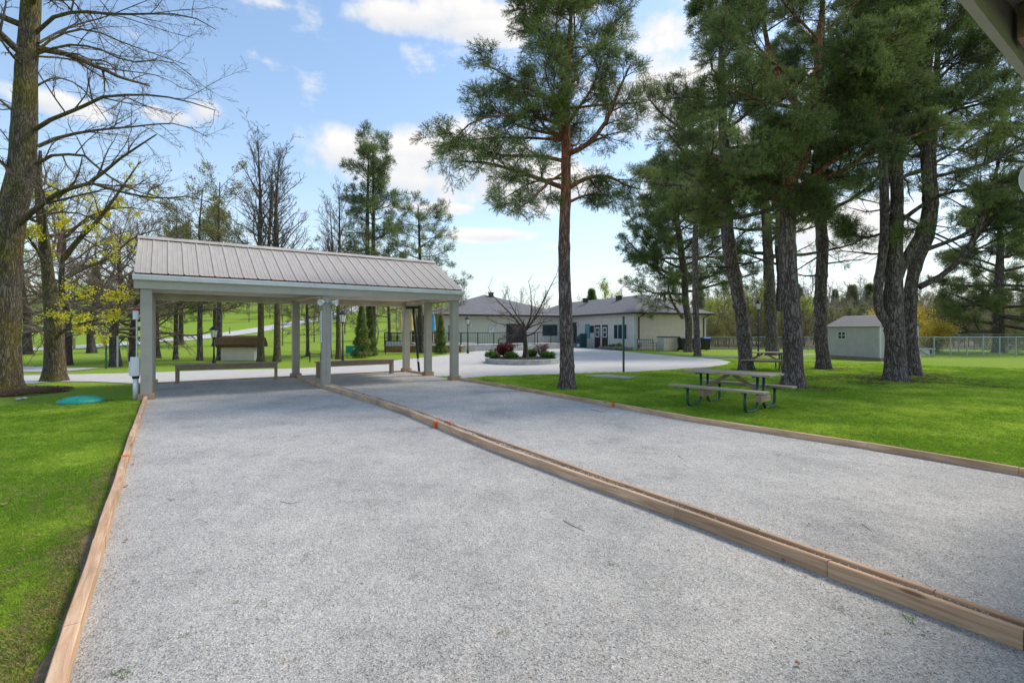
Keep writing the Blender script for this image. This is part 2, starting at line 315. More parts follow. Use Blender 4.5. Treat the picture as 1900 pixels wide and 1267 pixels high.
def gravel_mat():
    m = bpy.data.materials.new('crushed_limestone'); m.use_nodes = True; n, l, b = nodes(m); b.inputs['Roughness'].default_value = .9; b.inputs['Specular IOR Level'].default_value = .2
    t = n.new('ShaderNodeTexCoord')
    def vor(s, feat='F1'):
        v = n.new('ShaderNodeTexVoronoi'); v.feature = feat; v.inputs['Scale'].default_value = s; l.new(t.outputs['Object'], v.inputs['Vector']); return v
    v1 = vor(190); v2 = vor(85); e1 = vor(190, 'DISTANCE_TO_EDGE')
    s1 = n.new('ShaderNodeSeparateColor'); l.new(v1.outputs['Color'], s1.inputs[0]); s2 = n.new('ShaderNodeSeparateColor'); l.new(v2.outputs['Color'], s2.inputs[0])
    ad = n.new('ShaderNodeMath'); ad.operation = 'MULTIPLY_ADD'; l.new(s1.outputs[0], ad.inputs[0]); ad.inputs[1].default_value = .65
    ml = n.new('ShaderNodeMath'); ml.operation = 'MULTIPLY'; l.new(s2.outputs[0], ml.inputs[0]); ml.inputs[1].default_value = .35; l.new(ml.outputs[0], ad.inputs[2])
    r = ramp(n, [(.05, (.16, .152, .142)), (.25, (.385, .368, .342)), (.6, (.53, .508, .474)), (.95, (.79, .765, .72))]); l.new(ad.outputs[0], r.inputs[0])
    bn = n.new('ShaderNodeTexNoise'); bn.inputs['Scale'].default_value = .9; bn.inputs['Detail'].default_value = 8; bn.inputs['Roughness'].default_value = .7; l.new(t.outputs['Object'], bn.inputs['Vector'])
    rb = ramp(n, [(.30, (.66, .66, .67)), (.44, (.88, .87, .86)), (.56, (1, .985, .965)), (.7, (1.12, 1.09, 1.05))]); l.new(bn.outputs[0], rb.inputs[0])
    mm = n.new('ShaderNodeMix'); mm.data_type = 'RGBA'; mm.blend_type = 'MULTIPLY'; mm.inputs[0].default_value = 1; l.new(r.outputs[0], mm.inputs[6]); l.new(rb.outputs[0], mm.inputs[7])
    # damp / soiled specks
    sn = n.new('ShaderNodeTexNoise'); sn.inputs['Scale'].default_value = 6; sn.inputs['Detail'].default_value = 8; sn.inputs['Roughness'].default_value = .75; l.new(t.outputs['Object'], sn.inputs['Vector'])
    rs = ramp(n, [(.57, (1, 1, 1)), (.70, (.70, .66, .58))]); l.new(sn.outputs[0], rs.inputs[0])
    mm2 = n.new('ShaderNodeMix'); mm2.data_type = 'RGBA'; mm2.blend_type = 'MULTIPLY'; mm2.inputs[0].default_value = 1; l.new(mm.outputs[2], mm2.inputs[6]); l.new(rs.outputs[0], mm2.inputs[7])
    l.new(mm2.outputs[2], b.inputs['Base Color'])
    bp = n.new('ShaderNodeBump'); bp.inputs['Strength'].default_value = .7; bp.inputs['Distance'].default_value = .006; l.new(e1.outputs[0], bp.inputs['Height'])
    bp2 = n.new('ShaderNodeBump'); bp2.inputs['Strength'].default_value = .5; bp2.inputs['Distance'].default_value = .01; l.new(v2.outputs['Distance'], bp2.inputs['Height']); l.new(bp.outputs[0], bp2.inputs['Normal'])
    ln_ = n.new('ShaderNodeTexNoise'); ln_.inputs['Scale'].default_value = 5; ln_.inputs['Detail'].default_value = 4; l.new(t.outputs['Object'], ln_.inputs['Vector']); bp3 = n.new('ShaderNodeBump'); bp3.inputs['Strength'].default_value = .55; bp3.inputs['Distance'].default_value = .06; l.new(ln_.outputs[0], bp3.inputs['Height']); l.new(bp2.outputs[0], bp3.inputs['Normal']); l.new(bp3.outputs[0], b.inputs['Normal'])
    return m
M['lawn'] = lawn_mat(); M['gravel'] = gravel_mat()
M['drive'] = mat('pale_asphalt', (.58, .555, .52), .9, .1, 2.2, .3, 60, col2=(.47, .445, .415), detail=10, bdist=.005)
M['slab'] = mat('concrete_slab', (.40, .37, .33), .9, .12, 3, .2, 60)

# ------------------------------------------------------------------ ground
rng = np.random.default_rng(3)
def grid(name, xs, ys, zf, m, kind='structure', parent=None):
    X, Yg = np.meshgrid(xs, ys); Z = zf(X, Yg)
    Vt = np.stack([X, Yg, Z], -1).reshape(-1, 3); nx, ny = len(xs), len(ys)
    i = np.arange(nx * ny).reshape(ny, nx); Fc = np.stack([i[:-1, :-1], i[:-1, 1:], i[1:, 1:], i[1:, :-1]], -1).reshape(-1, 4)
    o = link(name, np_mesh(name, Vt, Fc, m, True), parent); o['kind'] = kind; return o
xs = np.concatenate([np.linspace(-900, -130, 16), np.linspace(-120, 120, 121), np.linspace(130, 900, 16)])
ys = np.concatenate([np.linspace(-60, -22, 8), np.linspace(-20, 140, 81), np.linspace(145, 300, 30), np.linspace(330, 1400, 16)])
grid('lawn_ground', xs, ys, lambda x, y: terrain(x, y) - .012 + .012 * np.sin(x * 1.3) * np.cos(y * 1.1) * (y < 60), M['lawn'])

def sheet(name, pts, z, m):
    from mathutils.geometry import tessellate_polygon
    vs = [Vector((p[0], p[1], 0)) for p in pts]; tri = tessellate_polygon([vs])
    me = bpy.data.meshes.new(name); me.from_pydata([(v.x, v.y, z) for v in vs], [], [tuple(t) for t in tri])
    me.materials.append(m); me.update()
    for p in me.polygons:
        if p.normal.z < 0: p.flip()
    o = link(name, me); o['kind'] = 'structure'; return o
NEAR_B = -19.0
sheet('gravel_court', [ab(-.03, NEAR_B), ab(4.10, NEAR_B), ab(4.10, 4.02), ab(-.03, 4.02)], .012, M['gravel'])
sheet('gravel_court', [ab(4.104, NEAR_B), ab(8.22, NEAR_B), ab(8.12, 4.02), ab(4.104, 4.02)], .012, M['gravel'])
drv = [(-900, 719), (-200, 715), (60, 711), (110, 707.5), (170, 708), (250, 711.5), (330, 710.5), (560, 702), (700, 695), (765, 691.5), (800, 697), (862, 702.5), (905, 699), (1050, 694), (1160, 691), (1250, 686), (1320, 681), (1350, 676), (1357, 671.5),
       (1335, 667), (1290, 663), (1240, 659.5), (1190, 655), (1140, 650), (1104, 646.3), (1055, 643), (1000, 643), (930, 646), (885, 651), (860, 655), (800, 662), (740, 668), (640, 679), (540, 684), (400, 687), (250, 692), (60, 696), (-200, 700), (-900, 703)]
DRV = [at(*p) for p in drv]
sheet('driveway', DRV, .006, M['drive'])
SIDE = [at(-300, 690), at(60, 690), at(110, 689.5), at(160, 685.5), at(190, 682), at(140, 682), at(60, 680), at(-300, 680)]
sheet('footpath', SIDE, .004, M['drive'])
PATHR = [at(1300, 664), at(1420, 661), at(1530, 657.5), at(1650, 655.5), at(1650, 654), at(1530, 655.8), at(1420, 659), at(1300, 662)]
sheet('footpath', PATHR, .004, M['slab'])
SLAB = [at(1085, 699), at(1165, 703.5) , at(1185, 699.5), at(1120, 696)]
MB().prism([(p.x, p.y) for p in SLAB][::1], -.03, .03).obj('concrete_pad', M['slab'])['kind'] = 'structure'
# road climbing the hill on the left
def road_strip(name, pts, w, m, dz=.05):
    P = [Vector(p) for p in pts]; fine = []
    for i in range(len(P) - 1):
        for k in range(8): fine.append(P[i].lerp(P[i + 1], k / 8))
    fine.append(P[-1]); vs = []; 
    for i, p in enumerate(fine):
        d = (fine[min(i + 1, len(fine) - 1)] - fine[max(0, i - 1)]).normalized(); nrm = Vector((-d.y, d.x, 0))
        for k in range(5):
            q = p + nrm * (k / 4 - .5) * w; vs.append((q.x, q.y, gz(q) + dz))
    fs = [(i * 5 + k, (i + 1) * 5 + k, (i + 1) * 5 + k + 1, i * 5 + k + 1) for i in range(len(fine) - 1) for k in range(4)]
    me = bpy.data.meshes.new(name); me.from_pydata(vs, [], fs); me.materials.append(m); me.update()
    o = link(name, me); o['kind'] = 'structure'; return o
def rp(px, Y): return Vector(((px - 950) / F * Y, Y, 0))
ROAD = [rp(-500, 32), rp(-100, 37), rp(60, 41), rp(160, 46), rp(250, 52), rp(370, 61), rp(450, 70), rp(540, 84), rp(640, 105), rp(720, 125)]
road_strip('road', ROAD, 4.6, M['drive'])

# ------------------------------------------------------------------ shelter
def build_shelter(label, loc, rz, rich):
    S = empty('open_shelter', label, 'shelter', loc, rz)
    w, d = SW, SD; ps = .11
    spots = [(0, 0), (w / 2, 0), (w, 0), (0, d / 2), (w, d / 2), (0, d), (w / 2, d), (w, d)]
    pm = MB().box(-ps, ps, -ps, ps, 0, 2.6).mesh('post', M['post'])
    cm = MB()
    cm.box(-.16, .16, -.155, -.114, 0, .15).box(-.16, .16, .114, .155, 0, .14).box(-.155, -.114, -.113, .113, 0, .135).box(.114, .155, -.113, .113, 0, .145)
    cmesh = cm.mesh('base_collar', M['wood'])
    for i, (x, y) in enumerate(spots):
        p = link('post', pm, S, (x, y, 0))
        if i != 1: link('base_collar', cmesh, p)
    e, g = .14, .23
    # beams and ceiling
    MB().box(-g + .06, w + g - .06, -.06, .06, 2.603, 2.72).obj('beam', M['soffit'], S)
    MB().box(-g + .06, w + g - .06, d - .07, d + .07, 2.53, 2.72).obj('beam', M['soffit'], S)
    for x in (0, w / 2, w): MB().box(x - .06, x + .06, .07, d - .08, 2.603 if x else 2.603, 2.715).obj('beam', M['soffit'], S)
    n = 5
    for k in range(n):
        x0 = -g + k * (w + 2 * g) / n; x1 = -g + (k + 1) * (w + 2 * g) / n
        MB().box(x0 + .003, x1 - .003, -e, d + e, 2.722, 2.735).obj('soffit_panel', M['soffit'], S)
    for x in (1.2, 2.6, 3.6, 5.2, 6.6): MB().box(x - .05, x + .05, -.125, -.065, 2.60, 2.715).obj('bracket', M['wood'], S)
    for x0, x1 in ((w / 2 - .75, w / 2 - .1),): MB().bar((x0, d - .5, 2.58), (x1, .1, 2.60), .04, .05).obj('brace', M['fascia'], S); MB().bar((x0 + .25, d - .7, 2.57), (x1 + .02, .2, 2.59), .03, .04).obj('brace', M['fascia'], S)
    for y, nm in ((-e, 'front'), (d + e, 'rear')):
        s = 1 if y > 0 else -1; y0, y1 = sorted((y, y + s * .025))
        MB().box(-g, w + g, y0, y1, 2.573, 2.77).obj('fascia', M['fascia'], S)
        gm = MB(); yy = y + s * .026
        prof = [(0, 2.765), (.085, 2.765), (.10, 2.79), (.10, 2.83), (.115, 2.85), (.115, 2.885), (.104, 2.885), (.09, 2.80), (.005, 2.80), (0, 2.88)]
        for j in range(3):
            xa = -g - .02 + j * (w + 2 * g + .04) / 3; xb = xa + (w + 2 * g + .04) / 3 - (.004 if j < 2 else 0)
            vs = [(xx, yy + s * a, b) for xx in (xa, xb) for a, b in prof]; q = len(prof)
            MB().add(vs, [tuple(range(q)), tuple(range(2 * q - 1, q - 1, -1))] + [(i, (i + 1) % q, q + (i + 1) % q, q + i) for i in range(q)]).obj('gutter', M['gutter'], S)
        MB().box(-g + .01, w + g - .01, min(y + s * .005, y - s * .03), max(y + s * .005, y - s * .03), 2.775, 2.9).obj('drip_board', M['rust'], S)
    # gables
    zr, ze, ov = 4.06, 2.93, .19
    for x in (-g + .03, w + g - .055):
        MB().add([(xx, yy, zz) for xx in (x, x + .025) for yy, zz in ((-e, 2.573), (d + e, 2.573), (d + e, 2.86), (d / 2, 3.98), (-e, 2.86))],
                 [(0, 1, 2, 3, 4), (9, 8, 7, 6, 5), (0, 5, 6, 1), (1, 6, 7, 2), (2, 7, 8, 3), (3, 8, 9, 4), (4, 9, 5, 0)]).obj('gable_panel', M['fascia'], S)
    # metal roof panels
    N = 27; pw = (w + 2 * g) / N; half = d / 2 + ov; sl = math.hypot(half, zr - ze)
    prof = [(0, 0), (.006, .02), (.028, .02), (.038, 0), (pw * .36, 0), (pw * .38, .006), (pw * .42, .006), (pw * .44, 0), (pw * .66, 0), (pw * .68, .006), (pw * .72, .006), (pw * .74, 0), (pw - .001, 0)]
    q = len(prof); vs = [(x, yy, z) for yy in (0, sl) for x, z in prof] + [(x, yy, z - .004) for yy in (0, sl) for x, z in prof]
    fs = [(i, i + 1, q + i + 1, q + i) for i in range(q - 1)] + [(2 * q + i, 3 * q + i, 3 * q + i + 1, 2 * q + i + 1) for i in range(q - 1)]
    fs += [(i, 2 * q + i, 2 * q + i + 1, i + 1) for i in range(q - 1)] + [(q + i, q + i + 1, 3 * q + i + 1, 3 * q + i) for i in range(q - 1)] + [(0, q, 3 * q, 2 * q), (q - 1, 3 * q - 1, 4 * q - 1, 2 * q - 1)]
    sm = MB().add(vs, fs)
    for q_ in range(7): sm.box(.011, .023, sl * (.04 + .153 * q_), sl * (.04 + .153 * q_) + .012, .02, .027)
    pme = sm.mesh('roof_panel', M['roofmetal'])
    ang = math.atan2(zr - ze, half)
    for k in range(N):
        o = link('roof_panel', pme, S, (-g + k * pw, -ov, ze)); o.rotation_euler = (ang, 0, 0)
        o = link('roof_panel', pme, S, (-g + (k + 1) * pw, d + ov, ze)); o.rotation_euler = (ang, 0, math.pi)
    dk = MB()   # dark deck under the metal
    for s in (1, -1):
        y0 = -ov + .05 if s == 1 else d + ov - .05
        dk.add([(xx, yy, zz) for xx in (-g + .02, w + g - .02) for yy, zz in ((y0, ze - .0), (d / 2, zr - .03), (d / 2, zr - .06), (y0, ze - .05))], [(0, 1, 2, 3), (7, 6, 5, 4), (0, 4, 5, 1), (1, 5, 6, 2), (2, 6, 7, 3), (3, 7, 4, 0)])
    dk.obj('roof_deck', M['rust'], S)
    cv = [(0, -.16, -.075), (0, 0, .02), (0, .16, -.075), (0, .155, -.085), (0, 0, .01), (0, -.155, -.085)]
    for j in range(3):
        xa = -g - .01 + j * (w + 2 * g + .02) / 3; xb = xa + (w + 2 * g + .02) / 3 - .003
        MB().add([(xx, d / 2 + y, zr + .035 + z) for xx in (xa, xb) for _, y, z in cv], [(0, 1, 7, 6), (1, 2, 8, 7), (2, 3, 9, 8), (3, 4, 10, 9), (4, 5, 11, 10), (5, 0, 6, 11), (0, 5, 4, 1), (1, 4, 3, 2), (6, 7, 10, 11), (7, 8, 9, 10)]).obj('ridge_cap', M['roofmetal'], S)
    # conduit up the middle post
    MB().tube([(w / 2 + .015, -ps - .012, .1), (w / 2 + .015, -ps - .012, 2.42)], .009, 6).obj('conduit', M['greymetal'], S)
    return S
def floodlight(label, loc, rz):
    L = empty('floodlight', label, 'floodlight', loc, rz, 'twin floodlights on the shelter middle posts')
    MB().lathe([(.045, 0), (.055, .01), (.055, .04), (.03, .05)], 12).obj('junction_box', M['greymetal'], L).rotation_euler = (R(90), 0, 0)
    for s in (-1, 1):
        d = Vector((s * .75, -.62, -.22)).normalized(); a = Vector((s * .03, -.04, 0)); b_ = a + Vector((s * .09, -.07, 0))
        MB().tube([a, b_], .014, 6).obj('arm', M['greymetal'], L)
        h = MB().lathe([(.02, -.07), (.035, -.06), (.05, 0), (.085, .07), (.09, .09), (.082, .09), (.075, .075), (.0, .07)], 16).obj('lamp_head', M['white'], L, True, loc=b_ + d * .05)
        h.rotation_euler = d.to_track_quat('Z', 'Y').to_euler()
    return L
S1 = build_shelter('open-sided shelter with ribbed taupe metal roof over the far end of the gravel courts', O, TH, True)
floodlight('pair of white floodlight heads near the top of the middle post of the far shelter', ab(SW / 2, -.112, 2.40), TH)
NO = ab(SW, -14.072)
S2 = build_shelter('near shelter whose grey gutter and beige soffit cut the top right corner', NO, TH + math.pi, False)
fl = floodlight('white floodlight at the right edge of the photo on the near shelter post', ab(SW / 2 + .32, -13.98, 2.42), TH + math.pi)
# white scoring boards on the sides of the middle post
for s, lb in ((-1, 'long narrow white scoring board on the left side of the middle post'), (1, 'narrow white scoring board on the right side of the middle post')):
    e = empty('scoring_board', lb, 'board', ab(SW / 2 + s * .135, -.02, 1.30), TH)
    MB().box(-.012, .012, -.10, .04, -.02, .85).obj('panel', M['white'], e, bevel=.003)
    for k in range(9): MB().box(-.016, .016, -.103, -.0985, .05 + k * .088, .062 + k * .088).obj('mark', M['greymetal'], e)
    MB().box(-.05 * (s < 0) - .02, .05 * (s > 0) + .02, -.02, .02, .2, .24).obj('bracket', M['greymetal'], e)
# electrical service beside the left post
e = empty('electrical_box', 'weathered white electrical box on a conduit stub beside the left front post', 'electrical box', ab(-.2, .02, 0), TH)
MB().tube([(0, 0, 0), (0, 0, .52)], .055, 12).obj('conduit', M['gutter'], e, True)
MB().lathe([(.062, .5), (.07, .52), (.07, .56), (.055, .58)], 12).obj('coupling', M['black'], e)
MB().box(-.10, .08, -.07, .07, .56, 1.0).obj('enclosure', M['gutter'], e, bevel=.012)
MB().box(-.125, -.1, -.06, .06, .58, .9).obj('side_cover', M['white'], e, bevel=.005)
MB().tube([(.02, 0, 1.0), (.02, 0, 1.86)], .018, 8).obj('riser_pipe', M['white'], e)
MB().box(-.055, .055, -.05, .05, 1.86, 2.06).obj('junction_box', M['white'], e, bevel=.008)
MB().lathe([(.03, 0), (.04, .02), (.03, .06), (0, .07)], 10, (.02, 0, 2.06)).obj('signal_lamp', M['red'], e)

# ------------------------------------------------------------------ court edging
def edging(name, label, pix, w, h, off=0.0, mark=None, group=None, dim=0):
    pts = [at(*p) if not isinstance(p, Vector) else p for p in pix]
    o0 = pts[0]; E_ = empty(name, label, 'edging', o0, 0, group)
    for i in range(len(pts) - 1):
        a, b_ = pts[i] - o0, pts[i + 1] - o0; d = (b_ - a).normalized(); nrm = Vector((-d.y, d.x, 0)) * (1 if off >= 0 else -1)
        jit = random.uniform(-.004, .004); a2 = a + d * .004 + nrm * jit; b2 = b_ - d * .004 - nrm * jit
        L = (b2 - a2).length; n = max(2, int(L / .4)); mb = MB(); vs = []
        for k in range(n + 1):
            c = a2.lerp(b2, k / n) + nrm * (.004 * math.sin(k * 1.7 + i))
            for (q, zz) in ((0, -.02), (0, h - .005), (.005, h), (w - .005, h), (w, h - .005), (w, -.02)): v = c + nrm * q; vs.append((v.x, v.y, zz + jit * .6))
        fs = [(0, 1, 2, 3, 4, 5), tuple(n * 6 + k for k in (5, 4, 3, 2, 1, 0))]
        for k in range(n):
            for j in range(6): fs.append((k * 6 + j, (k + 1) * 6 + j, (k + 1) * 6 + (j + 1) % 6, k * 6 + (j + 1) % 6))
        o = mb.add(vs, fs).obj('plank', M['plank'], E_)
    return E_
# plank lumber: grain along the court direction, incised pattern, knots
def plank_mat():
    m = bpy.data.materials.new('incised_lumber'); m.use_nodes = True; n, l, b = nodes(m); b.inputs['Roughness'].default_value = .8; b.inputs['Specular IOR Level'].default_value = .2
    t = n.new('ShaderNodeTexCoord'); mp_ = n.new('ShaderNodeMapping'); mp_.inputs['Rotation'].default_value = (0, 0, -TH); l.new(t.outputs['Object'], mp_.inputs[0])
    mp2 = n.new('ShaderNodeMapping'); mp2.inputs['Scale'].default_value = (14, 1.1, 26); l.new(mp_.outputs[0], mp2.inputs[0])
    g = n.new('ShaderNodeTexNoise'); g.inputs['Scale'].default_value = 2.2; g.inputs['Detail'].default_value = 5; g.inputs['Distortion'].default_value = .8; l.new(mp2.outputs[0], g.inputs['Vector'])
    r = ramp(n, [(.28, (.46, .295, .185)), (.5, (.63, .435, .29)), (.72, (.78, .60, .44))]); l.new(g.outputs[0], r.inputs[0])
    mp3 = n.new('ShaderNodeMapping'); mp3.inputs['Scale'].default_value = (6, 2.2, 12); l.new(mp_.outputs[0], mp3.inputs[0])
    kn = n.new('ShaderNodeTexVoronoi'); kn.inputs['Scale'].default_value = .75; l.new(mp3.outputs[0], kn.inputs['Vector'])
    rk = ramp(n, [(.07, (.28, .2, .15)), (.14, (1, 1, 1))]); l.new(kn.outputs['Distance'], rk.inputs[0])
    mm = n.new('ShaderNodeMix'); mm.data_type = 'RGBA'; mm.blend_type = 'MULTIPLY'; mm.inputs[0].default_value = .8; l.new(r.outputs[0], mm.inputs[6]); l.new(rk.outputs[0], mm.inputs[7])
    bg_ = n.new('ShaderNodeTexNoise'); bg_.inputs['Scale'].default_value = 1.4; bg_.inputs['Detail'].default_value = 5; l.new(t.outputs['Object'], bg_.inputs['Vector'])
    rg = ramp(n, [(.3, (.70, .69, .67)), (.5, (.95, .92, .89)), (.68, (1.1, 1.05, 1.0))]); l.new(bg_.outputs[0], rg.inputs[0])
    oi = n.new('ShaderNodeObjectInfo'); ro = ramp(n, [(0, (.82, .78, .74)), (1, (1.1, 1.06, 1.02))]); l.new(oi.outputs['Random'], ro.inputs[0])
    m3 = n.new('ShaderNodeMix'); m3.data_type = 'RGBA'; m3.blend_type = 'MULTIPLY'; m3.inputs[0].default_value = 1; l.new(mm.outputs[2], m3.inputs[6]); l.new(rg.outputs[0], m3.inputs[7])
    m4 = n.new('ShaderNodeMix'); m4.data_type = 'RGBA'; m4.blend_type = 'MULTIPLY'; m4.inputs[0].default_value = 1; l.new(m3.outputs[2], m4.inputs[6]); l.new(ro.outputs[0], m4.inputs[7])
    l.new(m4.outputs[2], b.inputs['Base Color'])
    mp4 = n.new('ShaderNodeMapping'); mp4.inputs['Scale'].default_value = (60, 30, 110); l.new(mp_.outputs[0], mp4.inputs[0])
    inc = n.new('ShaderNodeTexVoronoi'); inc.inputs['Scale'].default_value = 1; l.new(mp4.outputs[0], inc.inputs['Vector'])
    ri = ramp(n, [(.12, (0, 0, 0)), (.3, (1, 1, 1))]); l.new(inc.outputs['Distance'], ri.inputs[0])
    bp = n.new('ShaderNodeBump'); bp.inputs['Strength'].default_value = .35; bp.inputs['Distance'].default_value = .004; l.new(ri.outputs[0], bp.inputs['Height'])
    bp2 = n.new('ShaderNodeBump'); bp2.inputs['Strength'].default_value = .3; bp2.inputs['Distance'].default_value = .006; l.new(g.outputs[0], bp2.inputs['Height']); l.new(bp.outputs[0], bp2.inputs['Normal']); l.new(bp2.outputs[0], b.inputs['Normal'])
    return m
M['plank'] = plank_mat()
A_ = [ab(3.93, .3), at(700, 752), at(760, 774), at(913, 838), at(1250, 965), at(1535, 1074), at(1900, 1213), at(2700, 1518)]
dA = (A_[3] - A_[2]).normalized()
BH = .115
edA = edging('timber_edging', 'front one of the two timber edgings running between the gravel courts', A_, .042, BH, 1)
B0 = [p + V * o_ for p, o_ in ((at(622, 724), .23), (at(735, 765), .20), (at(858, 815), .145), (at(1060, 893), .135), (at(1390, 1018), .118), (at(1720, 1145), .108), (at(2200, 1328), .105))]
B0 = [ab(4.16, 0.05)] + [p for p in B0[1:]]
edB = edging('timber_edging', 'rear one of the two timber edgings running between the gravel courts', B0, .042, BH, 1)
LP = [ab(.03, -.17), at(249, 822), at(234, 880), at(196, 1020), at(150, 1190), at(60, 1525)]
edL = edging('timber_edging', 'timber edging along the left side of the gravel court beside the near lawn', LP, .07, .10, -1)
RP_ = [ab(8.12, -.17), at(950, 722), at(1140, 757), at(1274, 782), at(1610, 835), at(1890, 884), at(2300, 956)]
edR = edging('timber_edging', 'timber edging along the right side of the gravel court beside the picnic lawn', RP_, .045, .10, 1)
edK = edging('timber_edging', 'low timber edging across the back of the far shelter beside the driveway', [ab(.12, 4.0), ab(2.0, 4.02), ab(3.9, 4.0)], .045, .05, 1)
edK2 = edging('timber_edging', 'low timber edging behind the right bench at the back of the shelter', [ab(4.2, 4.0), ab(6.1, 4.02), ab(7.9, 4.0)], .045, .05, 1)
edS = edging('timber_edging', 'short timber edging between the right side posts of the far shelter', [ab(8.06, 3.8), ab(8.06, 2.16)], .045, .09, 1)
edM = edging('timber_edging', 'timber edging under the shelter from the middle post to the rear post', [ab(4.02, 3.8), ab(3.95, .42)], .045, .10, 1)
def omark(ed, p, d, w, h, off):
    nrm = Vector((-d.y, d.x, 0)) * (1 if off >= 0 else -1); c = p - ed.location
    q = []
    m4 = Matrix(((d.x, nrm.x, 0, c.x), (d.y, nrm.y, 0, c.y), (0, 0, 1, 0), (0, 0, 0, 1)))
    MB().box(-.035, .035, -.004, w + .004, .004, h + .004, m4).obj('paint_mark', M['orange'], ed)
dd = lambda a, b: (b - a).normalized()
omark(edA, at(806, 795), dd(A_[2], A_[3]), .042, BH, 1)
omark(edB, B0[1].lerp(B0[2], .72), dd(B0[1], B0[2]), .042, BH, 1)
omark(edL, at(239, 860), dd(LP[1], LP[2]), .07, .10, -1)
omark(edR, at(1137, 756.5), dd(RP_[1], RP_[2]), .045, .10, 1)

# ------------------------------------------------------------------ benches under the shelter
def bench(label, pl, pr, h):
    c = (pl + pr) / 2; d = pr - pl; L = d.length; E_ = empty('wooden_bench', label, 'bench', c, math.atan2(d.y, d.x), 'long wooden benches under the far shelter')
    MB().box(-L / 2 - .1, L / 2 + .1, -.10, .16, h - .035, h).obj('seat', M['tabletop'], E_, bevel=.004)
    MB().box(-L / 2 + .045, L / 2 - .045, -.065, -.027, h - .19, h - .037).obj('apron', M['woodgrey'], E_)
    MB().box(-L / 2 + .045, L / 2 - .045, .09, .13, h - .19, h - .037).obj('apron', M['woodgrey'], E_)
    for s in (-1, 1):
        x = s * L / 2; MB().box(x - .045, x + .045, -.07, .13, 0, h - .037).obj('leg', M['woodgrey'], E_)
        MB().box(x - .07, x + .07, -.08, .14, -.005, .035).obj('foot_block', M['concrete'], E_)
bench('long wooden bench under the left half of the far shelter', at(329, 713), at(512, 705.5), .60)
bench('long wooden bench under the right half of the far shelter', at(591, 701.5), at(727, 693.5), .56)
# black court rake leaning inside the shelter
p0, p1 = at(778, 692), None
e = empty('court_rake', 'black pole with a T-shaped head leaning between the right posts of the shelter', 'rake', p0)
top = atY(767, 571, 18.5) - p0
MB().tube([(0, 0, .0), tuple(top)], .045, 10).obj('handle', M['black'], e, True)
MB().bar(tuple(top + Vector((-.28, -.03, 0))), tuple(top + Vector((.26, .03, .02))), .08, .09).obj('head', M['black'], e)
MB().tube([tuple(top * .18), tuple(top * .23)], .048, 10).obj('sticker', M['white'], e)

# ------------------------------------------------------------------ picnic tables
def picnic(label, loc, rz):
    T = empty('picnic_table', label, 'picnic table', loc, rz, 'picnic tables under the pines')
    for k in range(4): MB().box(-.92 + random.uniform(-.01, .01), .92 + random.uniform(-.01, .01), -.37 + k * .187, -.37 + k * .187 + .178, .70, .74).obj('top_plank', M['tabletop'], T, bevel=.005)
    for s in (-1, 1):
        for k in range(1): MB().box(-1.0, 1.0, s * .70 - .13, s * .70 + .13, .415, .455).obj('seat', M['tabletop'], T, bevel=.005)
    for s in (-1, 1):
        x = s * .60
        MB().box(x - .03, x + .03, -.35, .35, .67, .698).obj('top_bracket', M['greenmetal'], T)
        for t in (-1, 1):
            # bent pipe: top, down, curve out along ground, up to the seat
            pts = [(x, t * .15, .67), (x, t * .15, .16), (x, t * .17, .08), (x, t * .23, .03), (x, t * .32, .022), (x, t * .58, .022), (x, t * .66, .035), (x, t * .70, .09), (x, t * .71, .16), (x, t * .71, .41)]
            MB().tube(pts, .028, 10).obj('leg', M['greenmetal'], T, True)
            MB().box(x - .028, x + .028, t * .71 - .12, t * .71 + .12, .395, .413).obj('seat_bracket', M['greenmetal'], T)
            MB().bar((x, t * 0.0 + t * .02, .25), (x + .001, t * .15, .25), .03, .03)
        MB().box(x - .02, x + .11 , -.22, .22, .18, .31).obj('wood_block', M['wood'], T, bevel=.004)
        MB().bar((x * .95, 0, .36), (0.05 * s, 0, .68), .07, .045, (0, 1, 0)).obj('brace', M['woodgrey'], T)
    MB().box(-.58, .58, -.025, .025, .32, .37).obj('stretcher', M['woodgrey'], T)
    return T
T1 = picnic('weathered picnic table with dark green pipe legs on the near right lawn', (4.64, 10.53, 0), R(-48.7))
T2 = copy_tree(T1); T2.location = (10.35, 20.4, 0); T2.rotation_euler = (0, 0, R(-14)); T2['label'] = 'farther picnic table half hidden between the two pine trunks'

# ------------------------------------------------------------------ club building
TB = R(22.9); Ub = Vector((-math.sin(TB), math.cos(TB), 0)); Vb = Vector((math.cos(TB), math.sin(TB), 0)); C = Vector((10.34, 42.07, 0))
def cl(x, y, z=0): return C + Vb * x + Ub * y + Vector((0, 0, z))
B = empty('club_building', 'long single-storey club building with dark shingle hip roofs behind the driveway', 'building', C, TB)
WH = 3.1
def bpart(mb, nm, m, par=None, **k): return mb.obj(nm, m, par or B, **k)
# walls (local x = along Vb, y = along Ub)
bpart(MB().box(0, 7.88, 0, .15, 0, WH), 'wall', M['beige'])
bpart(MB().box(7.73, 7.88, .15, 14, 0, WH), 'wall', M['beige'])
bpart(MB().box(0, .15, .152, 11, 0, WH), 'wall', M['siding'])
bpart(MB().box(-14.0, .0, 11, 11.15, 0, WH), 'wall', M['siding'])
bpart(MB().box(-14.15, -14.0, 11, 23, 0, WH), 'wall', M['brick'])
bpart(MB().box(-14.0, 7.7, 22.8, 23, 0, WH), 'wall', M['siding'])
